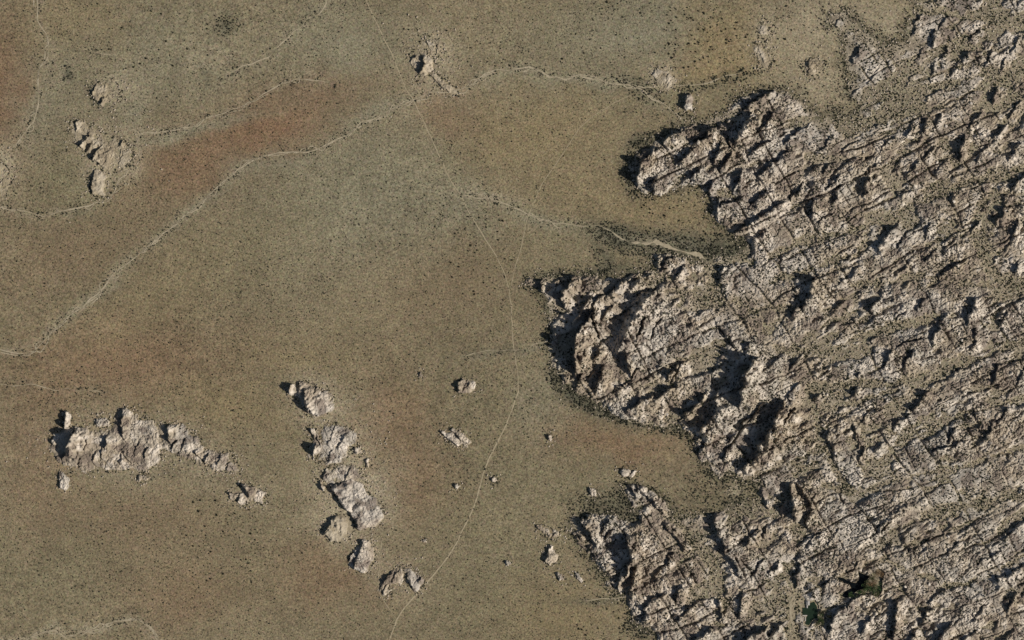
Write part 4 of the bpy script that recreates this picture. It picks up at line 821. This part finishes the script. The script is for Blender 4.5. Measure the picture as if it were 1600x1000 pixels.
# ------------------------------------------------------------------ ranch clearing and reservoir
def sheet(name, poly, z, mat, sub=5, wob=0.5):
    p = []
    n = len(poly)
    for i in range(n):
        (x0, y0), (x1, y1) = poly[i], poly[(i + 1) % n]
        for s in range(sub):
            p.append((x0 + (x1 - x0) * s / sub + random.uniform(-wob, wob), y0 + (y1 - y0) * s / sub + random.uniform(-wob, wob)))
    bm = bmesh.new(); vs = [bm.verts.new((*W(*q_), z)) for q_ in p]
    f = bm.faces.new(vs); f.normal_update()
    if f.normal.z < 0: f.normal_flip()
    bmesh.ops.triangulate(bm, faces=[f])
    me = bpy.data.meshes.new(name); bm.to_mesh(me); bm.free()
    return link(name, me, mat)
zp = float(max(gz(*p) for p in POND_POLY)) * PX + .3
tag(sheet('reservoir_water_and_shade', POND_POLY, zp, M_WATER, 4, .4), 'black star of reservoir water and painted shade between boulder slopes', 'water', kind='structure')  # near-black sheet also paints the shadows that join the water
za = float(max(gz(*p) for p in ALGAE_POLY)) * PX + .3
tag(sheet('pond_water', ALGAE_POLY, za, M_ALGAE, 4, .15), 'smooth dark green pond in the ranch clearing', 'water', kind='structure')

TRACK = [([(1252, 1030), (1246, 1000), (1242, 985), (1237, 970), (1235, 955), (1236, 940), (1240, 932)], 3.2), ([(1238, 958), (1242, 959.5), (1249, 959), (1253, 962), (1253, 970), (1250, 973), (1240, 973.5)], 1.3),
         ([(1236, 942), (1246, 938), (1256, 937)], 1.6), ([(1236, 948), (1240, 944), (1243, 938), (1240, 930)], 2.4)]
st = []
for k, (pts, wd) in enumerate(TRACK):
    x, y, t = smooth_line(pts, 1.0, 0.3, 300 + k); st.append((x, y, wd * (0.75 + .5 * vn(t / 5, t * 0 + k, 41))))
vv = []; ff = []; nn = 0
for k, s_ in enumerate(st):
    v, f = ribbon([s_], 0.16 + 0.06 * k); vv.append(v); ff.append(f + nn); nn += len(v)
tag(link('dirt_track', new_mesh('dirt_track', np.concatenate(vv), np.concatenate(ff)), M_SAND), 'pale dirt track with a small loop in the ranch clearing', 'track', kind='structure')

def box_mesh(name, sx, sy, sz, bev=0.15):
    bm = bmesh.new(); bmesh.ops.create_cube(bm, size=1)
    for v in bm.verts: v.co.x *= sx; v.co.y *= sy; v.co.z = (v.co.z + .5) * sz
    bmesh.ops.bevel(bm, geom=bm.edges[:], offset=bev, segments=2, affect='EDGES')
    me = bpy.data.meshes.new(name); bm.to_mesh(me); bm.free(); return me

def gable_house(x, y, lx, ly, hw, hr, rot, label):
    e = bpy.data.objects.new('ranch_house', None); COL.objects.link(e)
    e.location = (*W(x, y), float(gz(x, y)) * PX); e.rotation_euler = (0, 0, rot); tag(e, label, 'house')
    link('wall', box_mesh('wall', lx, ly, hw, .05), M_CONC, e)
    for s in (-1, 1):                                            # two roof slopes with eaves
        bm = bmesh.new(); ov = .5
        a = [(-lx / 2 - ov, 0, hw + hr), (lx / 2 + ov, 0, hw + hr), (lx / 2 + ov, s * (ly / 2 + ov), hw - .15), (-lx / 2 - ov, s * (ly / 2 + ov), hw - .15)]
        top = [bm.verts.new((p[0], p[1], p[2] + .2)) for p in a]; bot = [bm.verts.new(p) for p in a]
        bm.faces.new(top); bm.faces.new(bot[::-1])
        for i in range(4): bm.faces.new((top[i], bot[i], bot[(i + 1) % 4], top[(i + 1) % 4]))
        bmesh.ops.recalc_face_normals(bm, faces=bm.faces)
        me = bpy.data.meshes.new('roof_slope'); bm.to_mesh(me); bm.free(); link('roof_slope', me, M_ROOF, e)
    bm = bmesh.new()
    for s in (-1, 1):
        bm.faces.new([bm.verts.new(p) for p in ((s * lx / 2 * .99, -ly / 2, hw - .05), (s * lx / 2 * .99, ly / 2, hw - .05), (s * lx / 2 * .99, 0, hw + hr - .05))])
    me = bpy.data.meshes.new('gable'); bm.to_mesh(me); bm.free(); link('gable', me, M_WOOD, e)
    link('chimney', box_mesh('chimney', .8, .8, hw + hr + .9, .05), M_CONC, e, (lx * .28, ly * .12, 0))
    link('door', box_mesh('door', 1.1, .12, 2.1, .03), M_WOOD, e, (0, -ly / 2 - .05, 0))
    for dx in (-.3, .3): link('window', box_mesh('window', 1.2, .12, 1.1, .03), M_WATER, e, (dx * lx, -ly / 2 - .05, 1.1))
    return e
gable_house(1262.2, 942.2, 7.2, 6.0, 2.8, 1.1, math.pi / 2, 'small pale house at the upper edge of the green pond')
gable_house(1260.8, 947.8, 4.2, 1.8, 2.2, .5, math.pi / 2, 'narrow pale lean-to under the small pale house')
def wall_obj(x, y, sx, sy, h, label):
    tag(link('low_wall', box_mesh('low_wall', sx, sy, h, .15), M_CONC, None, (*W(x, y), float(gz(x, y)) * PX - .3)), label, 'wall', 'pale walls at the ranch pond')
wall_obj(1257.3, 961.6, 9.5, 2.0, 1.9, 'horizontal pale wall closing the green pond')
wall_obj(1253.6, 967.6, 2.4, 10.5, 2.0, 'left upright pale wall below the green pond')
wall_obj(1258.2, 967.2, 1.9, 8.0, 2.0, 'right upright pale wall below the green pond')

# ------------------------------------------------------------------ trees and bushes
def clump_mesh(name, seed, n, rx, rz, leaf, zc):
    """a crown of many leaf-sized faces spread through uneven lobes"""
    r = np.random.default_rng(seed)
    lobes = r.normal(0, .42, (7, 3)) * [rx, rx, rz * .6]; lr = r.uniform(.35, .6, 7)
    k = r.integers(0, 7, n); d = r.normal(0, 1, (n, 3)); d /= np.linalg.norm(d, axis=1)[:, None]
    c = lobes[k] + d * (lr[k] * r.uniform(.5, 1, n) ** .5)[:, None] * [rx, rx, rz]
    c[:, 2] += zc
    a = r.normal(0, 1, (n, 3)); a /= np.linalg.norm(a, axis=1)[:, None]; b = np.cross(a, r.normal(0, 1, (n, 3))); b /= np.linalg.norm(b, axis=1)[:, None]
    s = leaf * r.uniform(.6, 1.4, (n, 1))
    v = np.stack([c - a * s, c + a * s, c + b * s * 1.3], 1).reshape(-1, 3); v[:, 2] = np.maximum(v[:, 2], .05)
    return new_mesh(name, v, np.arange(3 * n).reshape(-1, 3))

def limb(bm, p0, p1, r0, r1, seg=6):
    p0 = Vector(p0); p1 = Vector(p1); d = (p1 - p0).normalized(); a = d.orthogonal().normalized(); b = d.cross(a)
    rings = [[bm.verts.new(p + (a * math.cos(t) + b * math.sin(t)) * r) for t in [2 * math.pi * i / seg for i in range(seg)]] for p, r in ((p0, r0), (p1, r1))]
    for i in range(seg): bm.faces.new((rings[0][i], rings[0][(i + 1) % seg], rings[1][(i + 1) % seg], rings[1][i]))
    bm.faces.new(rings[1])

def trunk_mesh(h, seed):
    r = random.Random(seed); bm = bmesh.new(); limb(bm, (0, 0, -.8), (0.1, 0, h * .45), .32, .22)
    for k in range(4):
        t = k * 1.6 + r.uniform(-.4, .4); limb(bm, (0.1, 0, h * .4), (math.cos(t) * h * .3, math.sin(t) * h * .3, h * .85), .16, .05)
    me = bpy.data.meshes.new('trunk'); bm.to_mesh(me); bm.free(); me.materials.append(M_BARK); return me

POND_TREES = [
    (1354.5, 911.5, 4.0, M_OLIVE, 'olive tree on the right bank of the reservoir'), (1352, 918.5, 3.6, M_GREEN, 'dark green tree at the right end of the reservoir water'), (1342, 925, 3.4, M_GREEN, 'green tree on the lower bank of the reservoir'),
    (1348.5, 924.5, 3.0, M_OLIVE, 'grey green tree beside the green tree on the lower bank'), (1371, 916, 3.4, M_GREEN, 'bright green tree right of the brown tree by the reservoir'), (1375.5, 896.5, 4.2, M_RUST, 'rusty orange tree above the reservoir'),
    (1363, 911, 4.4, M_RUST, 'brown tree among green trees at the reservoir'), (1370, 927, 3.0, M_OLIVE, 'small olive tree lowest of the reservoir grove'), (1328.5, 930.5, 3.2, M_GREEN, 'tree at the lower left arm of the reservoir'),
    (1366.5, 921, 3.2, M_GREEN, 'dark tree in the middle of the reservoir grove'), (1359, 919, 3.0, M_GREEN, 'dark tree between water and reservoir grove'), (1362, 903, 3.0, M_OLIVE, 'olive tree between the rusty tree and the water'),
    (1280.5, 967, 3.0, M_GREEN, 'green tree at the lower right bank of the ranch pond'), (1280, 974, 3.0, M_OLIVE, 'yellow green tree below the ranch pond'), (1284.5, 970, 2.4, M_OLIVE, 'small tree right of the trees below the ranch pond'),
    (1268, 921, 3.0, M_BUSH, 'dark tree above the ranch pond'), (1271.5, 931, 2.6, M_BUSH, 'dark tree nearest above the right end of the ranch pond'), (1284, 957, 2.4, M_BUSH, 'dark tree in the gully right of the ranch pond'),
    (1297, 962, 2.6, M_BUSH, 'dark tree at the foot of the shaded hill right of the ranch')]
for k, (x, y, r_, mat, lab) in enumerate(POND_TREES):
    e = bpy.data.objects.new('broadleaf_tree', None); COL.objects.link(e)
    e.location = (*W(x, y), float(surf(x, y)[0]) * PX); tag(e, lab, 'tree', 'trees around the water')
    R_ = r_ * PX * 1.75
    link('trunk', trunk_mesh(R_ * 1.4, k), None, e)
    link('crown', clump_mesh('crown', 900 + k, 800, R_, R_ * .75, .5, R_ * 1.05), mat, e)

bush = []
for k in range(8):
    me = clump_mesh('bush', 700 + k, 150, 1.0, .85, .33, .7); me.materials.append(M_BUSH); bush.append(me)

ZONES = [  # zone, count, size, label
    ((1040, 10, 1110, 110), 48, 'dark bush in the thickly dotted grey patch near the top', 'bushes of the dotted top patch'),
    ((1110, 20, 1190, 120), 30, 'dark bush on the golden patch near the top', 'bushes on the golden top patch'),
    ((1205, 5, 1290, 125), 24, 'dark bush on the pale gravel flat at the top right', 'bushes on the gravel flat'),
    ((680, 325, 800, 470), 34, 'dark bush beside the thin trail above the trail junction', 'bushes near the trail junction'),
    ((1000, 305, 1110, 365), 30, 'dark bush in the golden bay of the upper cluster', 'bushes in the golden bay'),
    ((280, 765, 400, 910), 40, 'dark bush in the dotted patch below the largest outcrop', 'bushes below the largest outcrop'),
    ((140, 5, 330, 110), 22, 'dark bush on the grey slope at the upper left', 'bushes on the upper left slope'),
    ((620, 30, 740, 140), 18, 'dark bush around the crumbly rock hill at the top', 'bushes around the crumbly hill'),
    ((900, 940, 1000, 1000), 18, 'dark bush on the golden ground at the bottom by the lower massif', 'bushes at the bottom golden ground'),
    ((1215, 900, 1255, 1000), 22, 'dark bush in the ranch clearing beside the dirt track', 'bushes in the ranch clearing'),
    ((820, 0, 1030, 100), 14, 'dark bush on the plain above the upper wash', 'bushes above the upper wash'),
]
nb = 0
for (x0, y0, x1, y1), cnt, lab, grp in ZONES:
    placed = []
    tries = 0
    while len(placed) < cnt and tries < 5000:
        tries += 1
        x = random.uniform(x0, x1); y = random.uniform(y0, y1)
        if any((x - a) ** 2 + (y - b) ** 2 < 20 for a, b in placed): continue
        z, h = surf(x, y)
        if x > 810 and h > 0: continue
        if abs(x - 1236) < 4 and y > 930: continue
        placed.append((x, y))
        s = random.uniform(.75, 1.4) * PX
        o = bpy.data.objects.new('desert_bush', bush[nb % 8]); COL.objects.link(o); nb += 1
        o.location = (*W(x, y), float(z) * PX - .05); o.scale = (s, s, s * .9); o.rotation_euler = (0, 0, random.uniform(0, 6.28))
        tag(o, lab, 'bush', grp)

# ---- scrub past counting: one object on the plain, one in the crevices of the rock
OCT = np.array([(1, 0, .35), (0, 1, .4), (-1, 0, .3), (0, -1, .4), (.15, .1, 1), (.6, .6, .1), (-.6, .6, .1), (-.6, -.6, .1), (.6, -.6, .1)])
OCF = np.array([(0, 1, 4), (1, 2, 4), (2, 3, 4), (3, 0, 4), (5, 1, 0), (6, 2, 1), (7, 3, 2), (8, 0, 3)])
def scrub(name, x, y, z, r, mat, label):
    n = len(x)
    j = 1 + rng.uniform(-.35, .35, (n, 9, 3)); a = rng.uniform(0, 6.28, n); ca, sa = np.cos(a)[:, None], np.sin(a)[:, None]
    p = OCT[None] * j
    px = (p[..., 0] * ca - p[..., 1] * sa) * r[:, None]; py = (p[..., 0] * sa + p[..., 1] * ca) * r[:, None]; pz = p[..., 2] * r[:, None] * 1.3
    v = np.stack([(x[:, None] - 800 + px) * PX, (500 - y[:, None] + py) * PX, (z[:, None] + pz) * PX - .1], -1).reshape(-1, 3)
    f = (OCF[None] + 9 * np.arange(n)[:, None, None]).reshape(-1, 3)
    return tag(link(name, new_mesh(name, v, f), mat), label, 'scrub', kind='stuff')

# plain scrub: thin everywhere, thicker in drifts, along the washes and at the foot of the rocks
n = 330000
x = rng.uniform(-120, 1720, n); y = rng.uniform(-110, 1110, n)
sd = massif_sd(x.astype(np.float32), y.astype(np.float32))
dens = 0.17 + 0.20 * sstep(.42, .62, fbm(x, y, 80, 4, 601, .6)) * (.4 + sstep(.42, .6, fbm(x, y, 17, 3, 605)))
bank = np.zeros(n, bool); bed = np.zeros(n, bool); bn = sstep(.45, .6, fbm(x, y, 9, 2, 615))
for px_, py_, wd in wash_lines:
    idx = np.nonzero((x > px_.min() - 12) & (x < px_.max() + 12) & (y > py_.min() - 12) & (y < py_.max() + 12))[0]
    dm = polyline_dist(x[idx].astype(np.float32), y[idx].astype(np.float32), list(zip(px_[::3], py_[::3])))
    dl = dens[idx]
    dl = np.maximum(dl, np.where((dm < 6) & (dm > wd * .7), .15 + .65 * bn[idx], np.where(dm < 11, .2 + .3 * bn[idx], 0))); dl = np.where(dm < wd * .6, 0, dl)
    bed[idx] |= dm < wd * .55; dens[idx] = dl; bank[idx] |= (dm < 6.3) & (dm > wd * .75) & (bn[idx] > .4)
fringe = (sd < 0) & (sd > -14)
dens = np.where(fringe, np.maximum(dens, 1.0 * (1 + sd / 16)), dens)
dusk = np.zeros(n, bool)
for (bx, by, rx, ry, a, col, s) in PATCH:
    if col is DUSK and (s > .55 or min(rx, ry) > 9):
        ca, sa = math.cos(math.radians(a)), math.sin(math.radians(a)); u = ((x - bx) * ca + (y - by) * sa) / rx; v = (-(x - bx) * sa + (y - by) * ca) / ry
        hit = u * u + v * v < 1.2 * (.4 + 1.2 * fbm(x, y, 12, 3, 611)); dusk |= hit; dens = np.maximum(dens, (.35 + .65 * s) * hit)
for poly, _, _ in plain_block:                                   # bushes gather at the foot of each outcrop
    x0, y0 = poly.min(0) - 7; x1, y1 = poly.max(0) + 7
    idx = np.nonzero((x > x0) & (x < x1) & (y > y0) & (y < y1))[0]
    if len(idx):
        s_ = poly_sd(x[idx], y[idx], [tuple(p) for p in poly]); dens[idx] = np.maximum(dens[idx], .9 * np.exp(-np.abs(s_) / 4) * (.3 + bn[idx])); dusk[idx] |= np.abs(s_) < 4
keep = (rng.uniform(0, 1, n) < dens) & (sd < 0) & ~bed
for poly, _, _ in plain_block:
    x0, y0 = poly.min(0) - 2; x1, y1 = poly.max(0) + 2
    c = keep & (x > x0) & (x < x1) & (y > y0) & (y < y1)
    idx = np.nonzero(c)[0]
    if len(idx):
        s = poly_sd(x[idx], y[idx], [tuple(p) for p in poly]); keep[idx[s > 3]] = False
x, y = x[keep], y[keep]
r = 0.36 + 0.5 * rng.uniform(0, 1, len(x)) ** 2.0 + 0.45 * (rng.uniform(0, 1, len(x)) < .12)
r = r + .4 * (sd[keep] > -14) + .4 * dusk[keep] + .3 * bank[keep]
scrub('plain_scrub', x, y, gz(x, y), r, M_SCRUB, 'countless small grey scrub plants dotting the plain and wash banks')
print('plain scrub', len(x))

# ---- loose stones past counting along the foot of the rocks and on the gravel floors
n = 170000
x = rng.uniform(-60, 1690, n); y = rng.uniform(-80, 1080, n)
sdm = massif_sd(x.astype(np.float32), y.astype(np.float32))
i = np.clip(((x - mx[0]) / STEP).astype(int), 0, len(mx) - 1); j = np.clip(((y - my[0]) / STEP).astype(int), 0, len(my) - 1)
pr = np.where((sdm > 0) & (MH[j, i] < .4), .75, np.where(sdm > 0, .12, .8 * np.exp(sdm / 5)))
EROD = [(175, 235, 42, 45), (150, 285, 25, 22), (675, 100, 35, 55), (690, 128, 25, 20), (5, 270, 15, 35), (185, 140, 25, 22), (1034, 122, 20, 18), (545, 740, 45, 75), (572, 790, 38, 42), (525, 830, 24, 20), (575, 868, 20, 24),
        (1195, 70, 14, 36), (1270, 106, 18, 16), (1330, 60, 40, 60), (500, 640, 26, 20), (160, 700, 90, 36), (290, 695, 40, 26), (345, 725, 30, 16), (628, 905, 36, 24)]
for ex_, ey_, rx_, ry_ in EROD: pr = np.maximum(pr, .55 * np.exp(-((x - ex_) / rx_) ** 2 - ((y - ey_) / ry_) ** 2) * sstep(.42, .6, fbm(x, y, 14, 3, 655)) * 1.3)
for poly, _, _ in plain_block:
    x0, y0 = poly.min(0) - 9; x1, y1 = poly.max(0) + 9
    idx = np.nonzero((x > x0) & (x < x1) & (y > y0) & (y < y1))[0]
    if len(idx):
        s_ = poly_sd(x[idx], y[idx], [tuple(p) for p in poly]); pr[idx] = np.maximum(pr[idx], np.where(s_ > 0, .6, 1.0 * np.exp(s_ / 5)))
keep = (rng.uniform(0, 1, n) < pr) & (psd[j, i] < -1.5) & ~((np.abs(x - 1250) < 20) & (y > 925))
x, y = x[keep], y[keep]
M_RUBBLE = plain_material('loose_stones', srgb(150, 136, 118), srgb(200, 186, 168), 0.02)
scrub('loose_stones', x, y, surf(x, y)[0], 0.45 + 1.15 * rng.uniform(0, 1, len(x)) ** 2, M_RUBBLE, 'countless pale loose stones strewn along the foot of the rocks')

n = 200000
x = rng.uniform(820, 1700, n); y = rng.uniform(-90, 1090, n)
z, h = surf(x, y)
i = ((x - mx[0]) / STEP).astype(int); j = ((y - my[0]) / STEP).astype(int)
slope_ok = np.abs(MH[np.clip(j + 1, 0, len(my) - 1), i] - MH[j, np.clip(i + 1, 0, len(mx) - 1)]) < 4
lowspot = sstep(5.0, 0.5, h)
inside = msd[j, i] > -1
dens = .20 + .16 * lowspot + .55 * MJ[j, i] + .5 * MV[j, i] * sstep(.35, .6, fbm(x, y, 25, 2, 631)) + .4 * sstep(.48, .62, fbm(x, y, 34, 3, 635))
keep = inside & slope_ok & (BED[j, i] > 3.5) & (poly_sd(x.astype(np.float32), y.astype(np.float32), GROVE) < 0) & (rng.uniform(0, 1, n) < dens * .8) & (psd[j, i] < -1.5) & ~((np.abs(x - 1238) < 5) & (y > 925)) & ~((np.abs(x - 1258) < 8) & (np.abs(y - 953) < 22))
x, y, z = x[keep], y[keep], z[keep]
r = 0.5 + 1.0 * rng.uniform(0, 1, len(x)) ** 1.8
scrub('crevice_scrub', x, y, z, r, M_CREV, 'dark shrubs scattered through the crevices and gravel pockets of the massif')
print('crevice scrub', len(x), 'tris', sum(len(o.data.polygons) * (2 if o.name.startswith(('rock', 'ground')) else 1) for o in bpy.data.objects if o.type == 'MESH' and o.data.users == 1))
